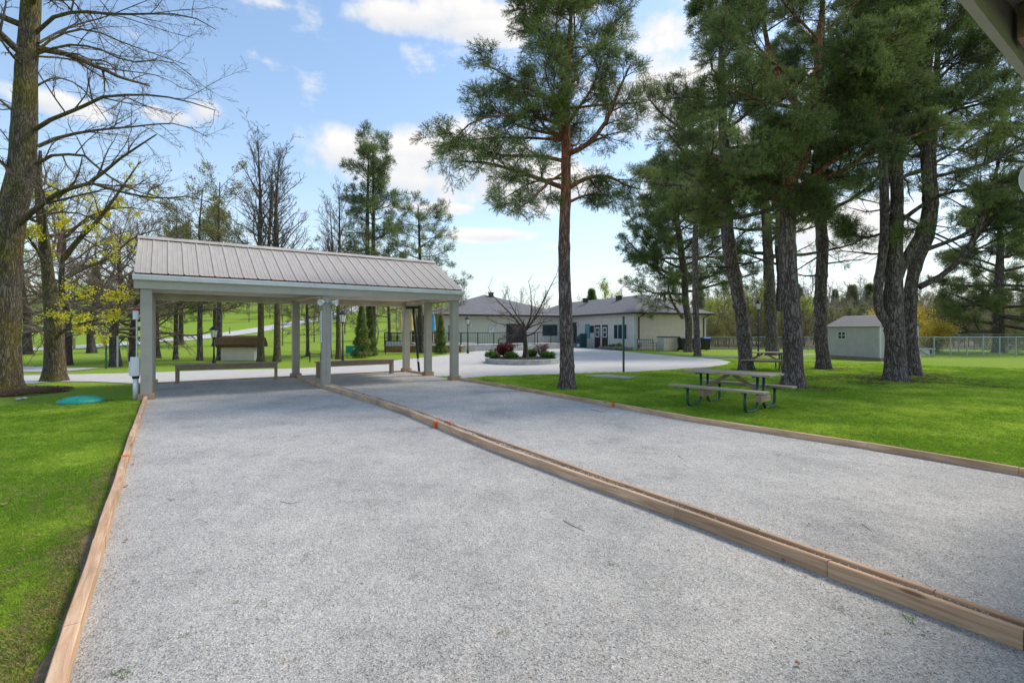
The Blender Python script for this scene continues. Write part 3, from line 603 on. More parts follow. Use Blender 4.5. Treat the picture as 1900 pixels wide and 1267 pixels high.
# horizontal lap siding on the end wall
for k in range(24):
    z = .08 + k * .125
    bpart(MB().add([(x, y, zz) for x in (.14, 7.85) for y, zz in ((-.002, z), (-.028, z), (-.006, z + .123))], [(0, 1, 2), (5, 4, 3), (1, 4, 5, 2), (0, 3, 4, 1)]), 'siding_board', M['beige'])
bpart(MB().box(-.02, .13, -.03, -.001, 0, WH), 'corner_trim', M['frame'])
bpart(MB().box(-.035, -.002, -.03, .14, 0, WH), 'corner_trim', M['frame'])
# vertical battens on the two pale walls
bm_ = MB().box(-.02, 0, -.018, .018, .02, WH - .02).mesh('batten', M['siding'])
for k in range(52): link('batten', bm_, B, (0, .25 + k * .205, 0))
bm2 = MB().box(-.018, .018, -.02, 0, .02, WH - .02).mesh('batten', M['siding'])
for k in range(66): link('batten', bm2, B, (-.2 - k * .205, 11, 0))
# windows & doors on the front wall (x=0 side, facing -Vb)
def win_x(y0, y1, z0, z1, fm, gm, n=1, x=-.03):
    f = MB(); t = .06
    f.box(x - .02, x + .01, y0, y1, z1 - t, z1).box(x - .02, x + .01, y0, y1, z0, z0 + t)
    w_ = (y1 - y0) / n
    for k in range(n + 1):
        yc = min(max(y0 + k * w_, y0 + t / 2), y1 - t / 2); f.box(x - .019, x + .009, yc - t / 2, yc + t / 2, z0 + t, z1 - t)
    o = f.obj('window', fm, B)
    for k in range(n): MB().box(x - .006, x + .004, y0 + k * w_ + t / 2, y0 + (k + 1) * w_ - t / 2, z0 + t, z1 - t).obj('pane', gm, o)
def win_y(x0, x1, z0, z1, fm, gm, n=1, y=10.97):
    f = MB(); t = .06
    f.box(x0, x1, y - .02, y + .01, z1 - t, z1).box(x0, x1, y - .02, y + .01, z0, z0 + t)
    w_ = (x1 - x0) / n
    for k in range(n + 1):
        xc = min(max(x0 + k * w_, x0 + t / 2), x1 - t / 2); f.box(xc - t / 2, xc + t / 2, y - .019, y + .009, z0 + t, z1 - t)
    o = f.obj('window', fm, B)
    for k in range(n): MB().box(x0 + k * w_ + t / 2, x0 + (k + 1) * w_ - t / 2, y - .006, y + .004, z0 + t, z1 - t).obj('pane', gm, o)
win_x(.97, 2.98, .85, 2.2, M['frame'], M['glass'], 3)
win_x(7.05, 7.85, .9, 2.25, M['teal'], M['glassteal'], 1)
for y0, y1 in ((3.93, 4.84), (5.16, 6.1)):
    d_ = MB().box(-.05, -.021, y0, y1, 0, 2.15).obj('door', M['doorbrown'], B)
    f = MB(); f.box(-.07, -.051, y0 + .12, y1 - .16, 1.85, 1.95).box(-.07, -.051, y0 + .12, y1 - .16, 1.0, 1.08).box(-.07, -.051, y0 + .12, y1 - .16, 1.44, 1.5)
    f.box(-.0695, -.0515, y0 + .12, y0 + .2, 1.08, 1.85).box(-.0695, -.0515, y1 - .24, y1 - .16, 1.08, 1.85); f.obj('window_frame', M['frame'], d_)
    MB().box(-.058, -.052, y0 + .2, y1 - .24, 1.08, 1.85).obj('pane', M['glass'], d_)
    MB().tube([(-.09, y1 - .08, 1.0), (-.09, y1 - .08, 1.12)], .02, 6).obj('handle', M['greymetal'], d_)
d_ = MB().box(-.05, -.021, 9.5, 10.7, .35, 2.45).obj('door', M['teal'], B); MB().box(-.058, -.051, 9.7, 10.5, .5, 2.3).obj('pane', M['glass'], d_)
MB().box(-.12, -.022, 6.3, 6.85, 1.45, 2.1).obj('notice_case', M['trimdark'], B); 
d_ = MB().box(-7.2, -5.3, 10.94, 10.978, .4, 2.3).obj('door', M['doorbrown'], B); MB().box(-6.9, -5.6, 10.93, 10.939, .9, 2.2).obj('pane', M['glass'], d_)
win_y(-3.2, -1.5, 1.1, 2.25, M['teal'], M['glass'], 2)
win_y(-13.2, -12.4, .6, 2.2, M['frame'], M['glass'], 1)
MB().box(-9.1, -8.5, 10.85, 10.978, 1.35, 2.05).obj('wall_cabinet', M['gutter'], B)
for yy in (9.2,): MB().box(-.2, -.022, yy - .08, yy + .08, 2.15, 2.35).obj('wall_lamp', M['white'], B)
MB().box(-11.0, -10.85, 10.8, 10.978, 1.9, 2.3).obj('wall_lamp', M['white'], B)
# roofs
def hip(x0, x1, y0, y1, ze, zr, ov=.55):
    x0 -= ov; x1 += ov; y0 -= ov; y1 += ov; hw = min(x1 - x0, y1 - y0) / 2
    if x1 - x0 > y1 - y0: r0, r1 = (x0 + hw, (y0 + y1) / 2), (x1 - hw, (y0 + y1) / 2)
    else: r0, r1 = ((x0 + x1) / 2, y0 + hw), ((x0 + x1) / 2, y1 - hw)
    base = [(x0, y0), (x1, y0), (x1, y1), (x0, y1)]
    vs = [(*p, ze) for p in base] + [(*r0, zr), (*r1, zr)] + [(*p, ze - .06) for p in base]
    if x1 - x0 > y1 - y0: fs = [(0, 1, 5, 4), (1, 2, 5), (2, 3, 4, 5), (3, 0, 4)]
    else: fs = [(0, 1, 4), (1, 2, 5, 4), (2, 3, 5), (3, 0, 4, 5)]
    fs += [(0, 6, 7, 1), (1, 7, 8, 2), (2, 8, 9, 3), (3, 9, 6, 0), (6, 9, 8, 7)]
    r = MB().add(vs, fs).obj('roof', M['shingle'], B)
    for (a, b_) in ((0, 1), (1, 2), (2, 3), (3, 0)):
        p, q = Vector((*base[a], ze - .10)), Vector((*base[b_], ze - .10)); MB().bar(p, q, .10, .12).obj('gutter', M['trimdark'], r)
    # shingle courses as slightly raised strips on the front slope
    return r
r1 = hip(0, 7.88, 0, 23, 3.18, 5.04)
r2 = hip(-14, -.5, 11, 23, 3.183, 5.15)
r3 = hip(-14.05, 0.0, 10.95, 24.95, 3.187, 5.65)
MB().bar((-.5, 10.45, 3.19), (1.2, 12.2, 3.85), .3, .02).obj('valley_flashing', M['gutter'], B)
for (x, y, z) in ((3.0, 6.5, 4.6), (2.8, 12.5, 4.7), (-6.5, 17.2, 5.4)):
    MB().box(x - .22, x + .22, y - .22, y + .22, z, z + .42).box(x - .28, x + .28, y - .28, y + .28, z + .421, z + .48).obj('roof_vent', M['trimdark'], B)
# downpipes
for x in (.42, 7.55):
    MB().tube([(x + .25, -.5, 3.05), (x + .2, -.35, 2.92), (x, -.09, 2.75), (x, -.09, .1)], .05, 8).obj('downpipe', M['trimdark'], B)
for dy in (-.12, .12): MB().lathe([(.02, 0), (.07, .12), (0, .12)], 10, (-.15, .6 + dy * 1.6, 2.9)).obj('floodlight_head', M['white'], B)
# steps and rail
for k, (x, zz) in enumerate(((-1.5, .12), (-1.2, .24), (-.9, .35))): MB().box(x, -.07, 9.2 - .0, 10.9, zz - .12, zz).obj('step', M['concrete'], B)
# deck
Dk = empty('deck', 'raised timber deck with black railing left of the club building', 'deck', at(712, 653), 0)
dz = .55; p0 = at(712, 653)
def dl(p): return Vector(p) - p0
DP = [at(712, 653), at(855, 653.5)]
a, b_ = Vector((0, 0, 0)), DP[1] - DP[0]
dirx = b_.normalized(); ny = Vector((-dirx.y, dirx.x, 0)); L = b_.length
MX = Matrix(((dirx.x, ny.x, 0, 0), (dirx.y, ny.y, 0, 0), (0, 0, 1, 0), (0, 0, 0, 1)))
MB().box(0, L, 0, 8, dz - .12, dz, MX).obj('floor', M['slab'], Dk)
for k in range(3):
    MB().box(.02, L, .05, .08, .0 + k * .145, .135 + k * .145, MX).obj('skirt_board', M['brick'], Dk)
def rail(par, a, b_, z0, h, step=.13, posts=1.6, z1=None):
    a = Vector(a); b_ = Vector(b_); L = (b_ - a).length; z1 = z0 if z1 is None else z1
    MB().bar((a.x, a.y, z0 + h), (b_.x, b_.y, z1 + h), .05, .05).obj('top_rail', M['black'], par)
    MB().bar((a.x, a.y, z0 + .1), (b_.x, b_.y, z1 + .1), .03, .03).obj('bottom_rail', M['black'], par)
    n = max(1, int(L / step)); bal = MB().box(-.009, .009, -.009, .009, .1, h).mesh('baluster', M['black'])
    for k in range(1, n):
        p = a.lerp(b_, k / n); link('baluster', bal, par, (p.x, p.y, z0 + (z1 - z0) * k / n))
    n = max(1, round(L / posts)); pm = MB().box(-.03, .03, -.03, .03, 0, h + .02).mesh('rail_post', M['black'])
    for k in range(n + 1):
        p = a.lerp(b_, k / n); link('rail_post', pm, par, (p.x, p.y, z0 + (z1 - z0) * k / n))
rail(Dk, MX @ Vector((.05, .05, 0)), MX @ Vector((L - .05, .05, 0)), dz, .9)
rail(Dk, MX @ Vector((.05, .05, 0)), MX @ Vector((.05, 7.9, 0)), dz, .9)
# ramp and landing in front of the club
pr0 = at(862, 652)
Rm = empty('access_ramp', 'concrete access ramp with black railing in front of the club entrance', 'ramp', pr0)
def rl(px, Y): p = Vector(((px - 950) / F * Y, Y, 0)) - pr0; p.z = 0; return p
a1, a2 = rl(856, 38.5), rl(1046, 44.5)
MBx = MB()
d1 = (a2 - a1).normalized(); n1 = Vector((-d1.y, d1.x, 0)); Mr = Matrix(((d1.x, n1.x, 0, a1.x), (d1.y, n1.y, 0, a1.y), (0, 0, 1, 0), (0, 0, 0, 1))); Lr = (a2 - a1).length
MB().box(0, Lr, 0, 3.2, 0, .5, Mr).obj('landing', M['concrete'], Rm)
rail(Rm, a1, a2, .5, .95, .16)
a3, a4 = rl(912, 37.2), rl(968, 40.2)
vs = [Mr @ Vector(v) for v in ((2.6, -1.3, 0), (2.6, -.05, 0), (6.2, -1.3, 0), (6.2, -.05, 0), (6.2, -1.3, .48), (6.2, -.05, .48), (2.6, -1.3, .03), (2.6, -.05, .03))]
MB().add(vs, [(0, 1, 3, 2), (0, 2, 4, 6), (1, 7, 5, 3), (2, 3, 5, 4), (6, 4, 5, 7), (0, 6, 7, 1)]).obj('ramp_slope', M['concrete'], Rm)
rail(Rm, Mr @ Vector((2.6, -1.27, 0)), Mr @ Vector((6.2, -1.27, 0)), .02, .9, .16, 1.8, .48)
# step handrails
Hr = empty('handrail', 'dark grey handrail beside the club entrance steps', 'handrail', cl(-1.3, 8.95), TB)
MB().tube([(.9, 0, 0.3), (.9, 0, 1.3), (.2, 0, 1.25), (-.6, 0, .78), (-.6, 0, 0)], .03, 8).obj('rail', M['black'], Hr)

# ------------------------------------------------------------------ small things near the club
e = empty('parcel_bin', 'blue-grey slanted metal drop box beside the club doors', 'drop box', cl(-1.2, 6.6), TB)
MB().add([(x, y, z) for x in (-.35, .35) for y, z in ((-.4, 0), (.4, 0), (.4, .95), (-.4, 1.35))], [(0, 1, 2, 3), (7, 6, 5, 4), (0, 4, 5, 1), (1, 5, 6, 2), (2, 6, 7, 3), (3, 7, 4, 0)]).obj('body', M['bluegrey'] if 'bluegrey' in M else M['teal'], e)
MB().box(-.365, -.351, -.25, .25, .55, .85).obj('slot', M['black'], e); MB().box(-.365, -.351, -.2, .25, .1, .35).obj('notice', M['white'], e)
def metal_bench(label, loc, rz):
    E_ = empty('metal_bench', label, 'bench', loc, rz, 'black metal garden benches')
    for k in range(4): MB().box(-.75, .75, -.25 + k * .12, -.16 + k * .12, .42, .44).obj('seat_slat', M['black'], E_)
    MB().box(-.7, .7, .27, .30, .55, .88).obj('backrest', M['greymetal'], E_)
    for k in range(7): MB().box(-.66 + k * .2, -.60 + k * .2, .262, .269, .58, .85).obj('ornament', M['white'], E_)
    MB().box(-.74, .74, .265, .305, .881, .92).obj('top_rail', M['black'], E_)
    for s in (-1, 1):
        MB().tube([(s * .72, -.25, 0), (s * .72, -.22, .42), (s * .72, -.25, .64), (s * .72, .25, .66)], .022, 6).obj('armrest', M['black'], E_)
        MB().tube([(s * .72, .3, 0), (s * .72, .24, .42), (s * .72, .30, .92)], .022, 6).obj('leg', M['black'], E_)
metal_bench('black metal bench with pale ornate backrest on grass before the deck', at(735, 657), R(12))
metal_bench('black metal bench on the grass against the beige end wall of the club', at(1201, 651), R(18))
e = empty('storage_box', 'beige plastic storage box against the beige end wall of the club', 'storage box', at(1240, 650.5), TB)
MB().box(-.8, .8, -.4, .4, 0, 1.08).obj('body', M['shedside'], e, bevel=.02); MB().box(-.84, .84, -.44, .44, 1.082, 1.15).obj('lid', M['trimdark'], e, bevel=.015)
for k in range(6): MB().box(-.75 + k * .27, -.52 + k * .27, -.415, -.4, .06, 1.0).obj('panel', M['beige'], e)
def bin_(label, p, lidm):
    E_ = empty('wheeled_bin', label, 'wheeled bin', p, R(10), 'wheeled bins beside the club')
    MB().add([(x * s, y * s, z) for z, s in ((.06, .78), (.95, 1.0)) for x, y in ((-.28, -.34), (.28, -.34), (.28, .34), (-.28, .34))], [(0, 3, 2, 1), (4, 5, 6, 7), (0, 1, 5, 4), (1, 2, 6, 5), (2, 3, 7, 6), (3, 0, 4, 7)]).obj('body', M['black'], E_)
    MB().add([(x, y, z) for x in (-.31, .31) for y, z in ((-.38, .955), (.36, .955), (.36, 1.03), (-.1, 1.09), (-.38, 1.0))], [(0, 1, 2, 3, 4), (9, 8, 7, 6, 5), (0, 5, 6, 1), (1, 6, 7, 2), (2, 7, 8, 3), (3, 8, 9, 4), (4, 9, 5, 0)]).obj('lid', lidm, E_)
    for s in (-1, 1):
        w_ = MB().lathe([(0, -.03), (.11, -.03), (.11, .03), (0, .03)], 12).obj('wheel', M['black'], E_, loc=(s * .26, .3, .11)); w_.rotation_euler = (0, R(90), 0)
bin_('black wheeled bin with a black lid between the storage box and the pine', at(1267, 651), M['black'])
bin_('black wheeled bin peeking out between the two pine trunks by the club', at(1285, 651), M['black'])
bin_('black wheeled bin with a bright blue lid at the right end of the club', at(1309, 650), M['blue'])
# closed umbrellas on the deck
def umb(label, px, Y, m):
    p = Vector(((px - 950) / F * Y, Y, dz)); E_ = empty('patio_umbrella', label, 'umbrella', p, 0, 'closed patio umbrellas on the deck')
    MB().tube([(0, 0, 0), (0, 0, 2.45)], .025, 8).obj('pole', M['white'], E_)
    MB().lathe([(.17, 1.05), (.20, 1.1), (.15, 1.5), (.13, 1.9), (.07, 2.3), (.02, 2.42)], 9).obj('canopy', m, E_)
    MB().lathe([(.25, 0), (.25, .05), (.05, .1)], 12).obj('base', M['black'], E_)
umb('left closed yellow patio umbrella on the deck', 744, 40, M['umby']); umb('right closed yellow patio umbrella beside the rear shelter post', 763, 39.5, M['umby']); umb('closed light blue patio umbrella near the club corner', 804.5, 40, M['umbb'])
for px, lb in ((735, 'patio table left of the left yellow umbrella'), (776, 'patio table between the yellow and blue umbrellas')):
    E_ = empty('patio_table', lb, 'table', Vector(((px - 950) / F * 39, 39, dz)))
    MB().lathe([(.0, .70), (.45, .70), (.45, .73), (0, .73)], 14).obj('top', M['greymetal'], E_); MB().tube([(0, 0, 0), (0, 0, .7)], .03, 6).obj('leg', M['black'], E_)
    MB().lathe([(.22, 0), (.22, .03), (0, .04)], 12).obj('base', M['black'], E_)

def lamp(label, p, h):
    E_ = empty('street_lamp', label, 'lamp post', p, .4, 'black lantern lamp posts'); s = 1
    MB().tube([(0, 0, 0), (0, 0, .5), (0, 0, h - .62)], [.06, .04, .035], 10).obj('pole', M['black'], E_, True)
    MB().lathe([(.09, 0), (.09, .1), (.06, .2)], 10).obj('base', M['black'], E_)
    g = MB().lathe([(.10, h - .60), (.16, h - .25)], 6).obj('lantern_glass', M['lampglass'], E_)
    MB().lathe([(.04, h - .66), (.11, h - .61), (.10, h - .60)], 6).obj('collar', M['black'], E_)
    MB().lathe([(.21, h - .25), (.19, h - .2), (.08, h - .08), (.03, h - .04), (.02, h), (0, h + .02)], 6).obj('cap', M['black'], E_)
    for k in range(6):
        a = k * math.pi / 3; MB().bar((.103 * math.cos(a), .103 * math.sin(a), h - .60), (.163 * math.cos(a), .163 * math.sin(a), h - .25), .012, .012).obj('lantern_bar', M['black'], E_)
def lampH(px, yb, yt): Y = F * H / (yb - Y0); return H + (Y0 - yt) * Y / F
lamp('black lantern lamp post beyond the left bench near the mossy hut', at(397, 674), lampH(397, 674, 603))
lamp('black lantern lamp post beyond the right bench under the shelter roof', at(636, 674), lampH(636, 674, 575))
lamp('black lantern lamp post in front of the club ramp', at(868, 656), lampH(868, 656, 586))
lamp('black lantern lamp post between the leaning pine and the pale shed', at(1407, 661), lampH(1407, 661, 556))
# posts
def gpost(label, px, yb, yt, m, w=.06, extra=None):
    p = at(px, yb); h = lampH(px, yb, yt); E_ = empty('sign_post', label, 'post', p)
    MB().box(-w / 2, w / 2, -w / 3, w / 3, 0, h).obj('post', m, E_, bevel=.004)
    if extra == 'panel': MB().box(-.12, .12, -.03, -.022, h - .42, h - .05).obj('sign_panel', M['white'], E_)
    else: MB().box(-w / 2 - .006, w / 2 + .006, -w / 3 - .006, w / 3 + .006, h, h + .02).obj('cap', m, E_)
gpost('slim dark green metal post at the edge of the round driveway', 1157, 692, 588, M['greenmetal'], .075)
gpost('dark green metal post on the lawn left of the leaning trunks', 197, 684, 624, M['greenmetal'])
gpost('grey metal post standing before the dark twin trunks', 218, 681, 624, M['greymetal'])
gpost('thin grey metal post right of the dark twin trunks', 237, 676, 626, M['greymetal'], .04)
gpost('white sign on a post beside the small cypress at the deck', 825, 655, 614, M['greymetal'], .04, 'panel')
e = empty('flagpole', 'pale grey flagpole with a red flag behind the yellow-flowering maple', 'flagpole', at(131, 673))
MB().tube([(0, 0, 0), (-.08, 0, 3.0), (-.25, 0, 7.4)], [.07, .06, .04], 10).obj('pole', M['gutter'], e)
MB().lathe([(.14, 0), (.14, .05), (.07, .08)], 12).obj('base', M['white'], e)
fv = [(-.22 - .1 * i - .0, .05 * math.sin(i), 5.6 + j * .35 - .06 * i) for i in range(5) for j in range(4)]
MB().add(fv, [(i * 4 + j, (i + 1) * 4 + j, (i + 1) * 4 + j + 1, i * 4 + j + 1) for i in range(4) for j in range(3)]).obj('flag', M['red'], e, True)
# green lid
e = empty('septic_lid', 'domed teal green plastic lid set in the lawn by the big maple', 'lid', at(150, 747))
MB().lathe([(.42, -.02), (.42, .05), (.37, .09), (.22, .14), (.06, .155), (0, .155)], 40).obj('dome', M['lid'], e, True)
for k in range(6):
    a = k * math.pi / 3; MB().bar((.12 * math.cos(a), .12 * math.sin(a), .152), (.36 * math.cos(a), .36 * math.sin(a), .10), .02, .012).obj('rib', M['lid'], e)
# mossy hut
e = empty('pump_hut', 'low pale hut with a mossy brown thatch-like roof behind the left bench', 'hut', at(449, 668), R(4))
MB().box(-.85, .85, -.5, .6, 0, .78).obj('wall', M['siding'], e)
for k in range(6): MB().box(-.86, .86, -.515, -.5, .03 + k * .125, .145 + k * .125).obj('siding_board', M['beige'], e)
rf = MB().add([(x, y, z) for x in (-1.02, 1.02) for y, z in ((-.75, .72), (-.72, .88), (-.42, 1.22), (.1, 1.34), (.6, 1.2), (.85, .88), (.85, .72))], [(0, 1, 2, 3, 4, 5, 6), (13, 12, 11, 10, 9, 8, 7)] + [(i, 7 + i, 7 + (i + 1) % 7, (i + 1) % 7) for i in range(7)]).obj('roof', M['moss'], e)
MB().box(-.95, .95, -.56, -.50, .73, .80).obj('eave_board', M['woodgrey'], e)
# green screen board & low rail
e = empty('utility_screen', 'green panel standing on short legs left of the two small cypresses', 'panel', at(654, 664), R(5))
MB().box(-.38, .38, -.03, .03, .28, .72).obj('panel', M['lid'], e)
for s in (-1, 1): MB().box(s * .3 - .03, s * .3 + .03, -.03, .03, 0, .279).obj('leg', M['greymetal'], e)
MB().box(.05, .13, -.04, -.031, .5, .58).obj('notice', M['white'], e)
e = empty('low_barrier', 'low dark pipe barrier by the footpath behind the rear middle post', 'barrier', at(575, 672))
for x in (0, .55): MB().tube([(x, 0, 0), (x, 0, .5)], .03, 6).obj('post', M['black'], e)
MB().tube([(-.45, 0, .2), (0, 0, .45), (.6, 0, .42), (.95, 0, .4)], .02, 6).obj('rail', M['black'], e)

# ------------------------------------------------------------------ garden shed
pa, pb = at(1536, 663), at(1633, 669); d = pb - pa; L = d.length
e = empty('garden_shed', 'pale grey garden shed with shingle roof and small window on the lawn', 'shed', pa, math.atan2(d.y, d.x)); D = 2.6
MB().box(.0, L, .02, D, .14, 1.9).obj('wall', M['shedside'], e)
for k in range(13): MB().add([(x, y, z) for x in (0, L) for y, z in ((.019, .15 + k * .135), (-.012, .15 + k * .135), (.012, .28 + k * .135))], [(0, 1, 2), (5, 4, 3), (1, 4, 5, 2), (0, 3, 4, 1)]).obj('siding_board', M['shedside'], e)
for k in range(13): MB().box(L + .001, L + .016, .03, D, .15 + k * .135, .275 + k * .135).obj('siding_board', M['shedside'], e)
MB().box(L - .06, L + .025, -.025, .05, .14, 1.9).obj('corner_trim', M['frame'], e)
MB().box(-.03, L + .03, -.02, D, -.02, .138).obj('skid', M['woodgrey'], e)
MB().add([(x, y, z) for x in (0.0, L) for y, z in ((.02, 1.902), (D, 1.902), (D / 2, 2.44))], [(0, 1, 2), (5, 4, 3), (0, 3, 4, 1)]).obj('gable', M['shedside'], e)
for s in (0, 1):
    ya, yb2 = (-.15, D / 2) if s == 0 else (D + .15, D / 2)
    rr = None
    for k in range(5):
        t0, t1 = k / 5, (k + 1) / 5 + .02; y0, y1 = ya + (yb2 - ya) * t0, ya + (yb2 - ya) * min(1, t1); z0, z1 = 1.84 + .66 * t0, 1.84 + .66 * min(1, t1)
        MB().add([(x, y, z) for x in (-.12, L + .12) for y, z in ((y0, z0 + .02), (y1, z1 + .005), (y1, z1 - .03), (y0, z0 - .02))], [(0, 1, 2, 3), (7, 6, 5, 4), (0, 4, 5, 1), (1, 5, 6, 2), (2, 6, 7, 3), (3, 7, 4, 0)]).obj('shingle_course', M['shedroof'] if 'shedroof' in M else M['shingle2'] if 'shingle2' in M else M['shingle'], e)
wf = MB().box(.72, 1.28, -.05, -.012, 1.1, 1.15).box(.72, 1.28, -.05, -.012, 1.53, 1.58).box(.72, .77, -.049, -.013, 1.15, 1.53).box(1.23, 1.28, -.049, -.013, 1.15, 1.53).box(.985, 1.015, -.045, -.02, 1.15, 1.53).box(.77, .985, -.045, -.02, 1.325, 1.355).box(1.015, 1.23, -.045, -.02, 1.325, 1.355).obj('window', M['frame'], e)
MB().box(.77, 1.23, -.022, -.014, 1.15, 1.53).obj('pane', M['glass'], wf)

# ------------------------------------------------------------------ chain link fences
def fence(label, pts, h, step, top=True):
    p0 = pts[0]; E_ = empty('chain_link_fence', label, 'fence', p0)
    pm = MB().tube([(0, 0, 0), (0, 0, h + .05)], .03, 8).mesh('fence_post', M['greymetal'])
    wires = []
    for i in range(len(pts) - 1):
        a, b_ = pts[i] - p0, pts[i + 1] - p0; L = (b_ - a).length; d = (b_ - a) / L
        MB().tube([a + Vector((0, 0, h)), b_ + Vector((0, 0, h))], .022, 6).obj('top_rail', M['greymetal'], E_)
        n = max(1, round(L / step))
        for k in range(n + (i == len(pts) - 2)):
            link('fence_post', pm, E_, a + d * (L * k / n))
        sp_ = .09; m = int(L / sp_); r = .0035
        for k in range(-int(h / sp_), m):
            for s in (1, -1):
                t0 = k * sp_; ta, tb = t0, t0 + h; za, zb = (0, h) if s == 1 else (h, 0)
                if ta < 0: za = za + s * (-ta); ta = 0
                if tb > L: zb = zb - s * (tb - L); tb = L
                if tb - ta < .05: continue
                A = a + d * ta + Vector((0, 0, za + .03)); Bq = a + d * tb + Vector((0, 0, zb - .0)); nn = Vector((0, 0, r)) if True else 0
                wires.append([A - nn, Bq - nn, Bq + nn, A + nn])
    Vt = np.array([[tuple(v) for v in w] for w in wires]).reshape(-1, 3); Fc = np.arange(len(Vt)).reshape(-1, 4)
    o = link('wire_mesh', np_mesh('wire_mesh', Vt, Fc, M['greymetal']), E_); o['kind'] = 'stuff'
fence('chain link fence from the club corner to the shed', [at(1318, 649), at(1500, 650.5), at(1600, 652)], 1.1, 3.4)
fence('chain link fence across the right lawn beyond the shed', [at(1640, 661), at(1733, 662.5), at(2150, 661)], 1.22, 1.05)
fence('second chain link fence line behind the right one under the spruce', [at(1640, 655), at(2050, 654)], 1.35, 1.9)
e = empty('agility_ramp', 'white board and low ramp at the fence gate right of the shed', 'ramp', at(1716, 662))
MB().box(-.28, .3, 0, .05, .05, .42).obj('panel', M['white'], e); MB().bar((-.3, -.05, .4), (.25, -.05, .08), .06, .05).obj('strut', M['greymetal'], e)
MB().box(-.75, .6, -.1, .25, .45, .52).obj('top', M['greymetal'], e); MB().tube([(-.75, -.6, 0), (-.85, -.4, .5)], .03, 6).obj('leg', M['white'], e); MB().tube([(.55, .1, 0), (.55, .1, .46)], .03, 6).obj('leg', M['greymetal'], e)
def wood_floor():
    xs_ = np.linspace(10, 260, 60); ys_ = np.linspace(43.5, 240, 50)
    def zf(x, y): return terrain(x, y) + .03
    X, Yg = np.meshgrid(xs_, ys_); X = X + (Yg - 43.5) * .0; Z = zf(X, Yg)
    Vt = np.stack([X + 6.5 * (X > 0), Yg, Z], -1).reshape(-1, 3); i = np.arange(3000).reshape(50, 60); Fc = np.stack([i[:-1, :-1], i[:-1, 1:], i[1:, 1:], i[1:, :-1]], -1).reshape(-1, 4)
    o = link('woodland_floor', np_mesh('woodland_floor', Vt, Fc, M['leafmould'], True)); o['kind'] = 'structure'
M['leafmould'] = mat('leaf_mould', (.20, .15, .08), .95, .3, 3, .5, 12, col2=(.09, .08, .04)); wood_floor()
# roadside posts on the hill
for i, (px, Y) in enumerate(((78, 40), (108, 41), (152, 43.5), (178, 45.0), (228, 48), (318, 55), (352, 58), (390, 62.5), (415, 66), (440, 70))):
    p = rp(px, Y) + Vector((.6, -2.9, 0)); p.z = gz(p); tag(MB().tube([(0, 0, 0), (0, 0, .95)], .09, 8).obj('roadside_post', M['woodgrey'], loc=p), 'short wooden post along the road on the hill', 'post', 'posts along the hill road')
#@@TREES
# ------------------------------------------------------------------ tree machinery
def unit(v): return v / np.maximum(np.linalg.norm(v, axis=-1, keepdims=True), 1e-9)
def tubes(P, Rr, k):
    """P (M,n,3), Rr (M,n) -> vertices, quads"""
    Mn, n = P.shape[:2]
    T = np.empty_like(P); T[:, 1:-1] = P[:, 2:] - P[:, :-2]; T[:, 0] = P[:, 1] - P[:, 0]; T[:, -1] = P[:, -1] - P[:, -2]; T = unit(T)
    ref = np.where(np.abs(T[:, :1, 2:3]) < .8, np.array([[[0, 0, 1.]]]), np.array([[[1., 0, 0]]])); ref = np.broadcast_to(ref, P.shape)
    X = unit(np.cross(T, ref)); Yv = np.cross(T, X)
    a = np.arange(k) * 2 * np.pi / k
    Vt = P[:, :, None] + (X[:, :, None] * np.cos(a)[None, None, :, None] + Yv[:, :, None] * np.sin(a)[None, None, :, None]) * Rr[:, :, None, None]
    idx = np.arange(Mn * n * k).reshape(Mn, n, k); j = np.roll(idx, -1, axis=2)
    Fq = np.stack([idx[:, :-1], j[:, :-1], j[:, 1:], idx[:, 1:]], -1).reshape(-1, 4)
    return Vt.reshape(-1, 3), Fq
def grow(rg, P, Rr, per, t0, t1, ratio, ang, up, n, wig, rr=.6, rmin=.003, flat=0, absl=None, taper=.6, pend=0):
    Mn, n0 = P.shape[:2]
    t = t0 + (t1 - t0) * (np.arange(per)[None, :] + rg.random((Mn, per))) / per
    f = t * (n0 - 1); i = np.clip(f.astype(int), 0, n0 - 2); w = (f - i)[..., None]; mi = np.arange(Mn)[:, None]
    pos = P[mi, i] * (1 - w) + P[mi, i + 1] * w; tan = unit(P[mi, i + 1] - P[mi, i]); rad = Rr[mi, i] * (1 - w[..., 0]) + Rr[mi, i + 1] * w[..., 0]
    plen = np.linalg.norm(np.diff(P, axis=1), axis=2).sum(1)[:, None]
    rv = rg.normal(size=tan.shape); 
    if flat: rv[..., 2] *= (1 - flat)
    perp = unit(rv - (rv * tan).sum(-1, keepdims=True) * tan)
    an = np.radians(ang[0] + (ang[1] - ang[0]) * rg.random((Mn, per)))[..., None]
    d = np.cos(an) * tan + np.sin(an) * perp
    L = (plen * ratio if absl is None else absl) * (1 - taper * t) * (.55 + .75 * rg.random((Mn, per)))
    pos = pos.reshape(-1, 3); d = d.reshape(-1, 3); L = L.reshape(-1); rad = rad.reshape(-1)
    out = [pos]; step = L / (n - 1)
    for s in range(n - 1):
        d = unit(d + rg.normal(size=d.shape) * wig + np.array([0, 0, up]) + np.array([0, 0, -pend]) * (s / n))
        out.append(out[-1] + d * step[:, None])
    Q = np.stack(out, 1); r0 = np.maximum(rad * rr, rmin)
    rs = r0[:, None] * np.linspace(1, .25, n)[None, :]; rs = np.maximum(rs, rmin * .55)
    return Q, rs
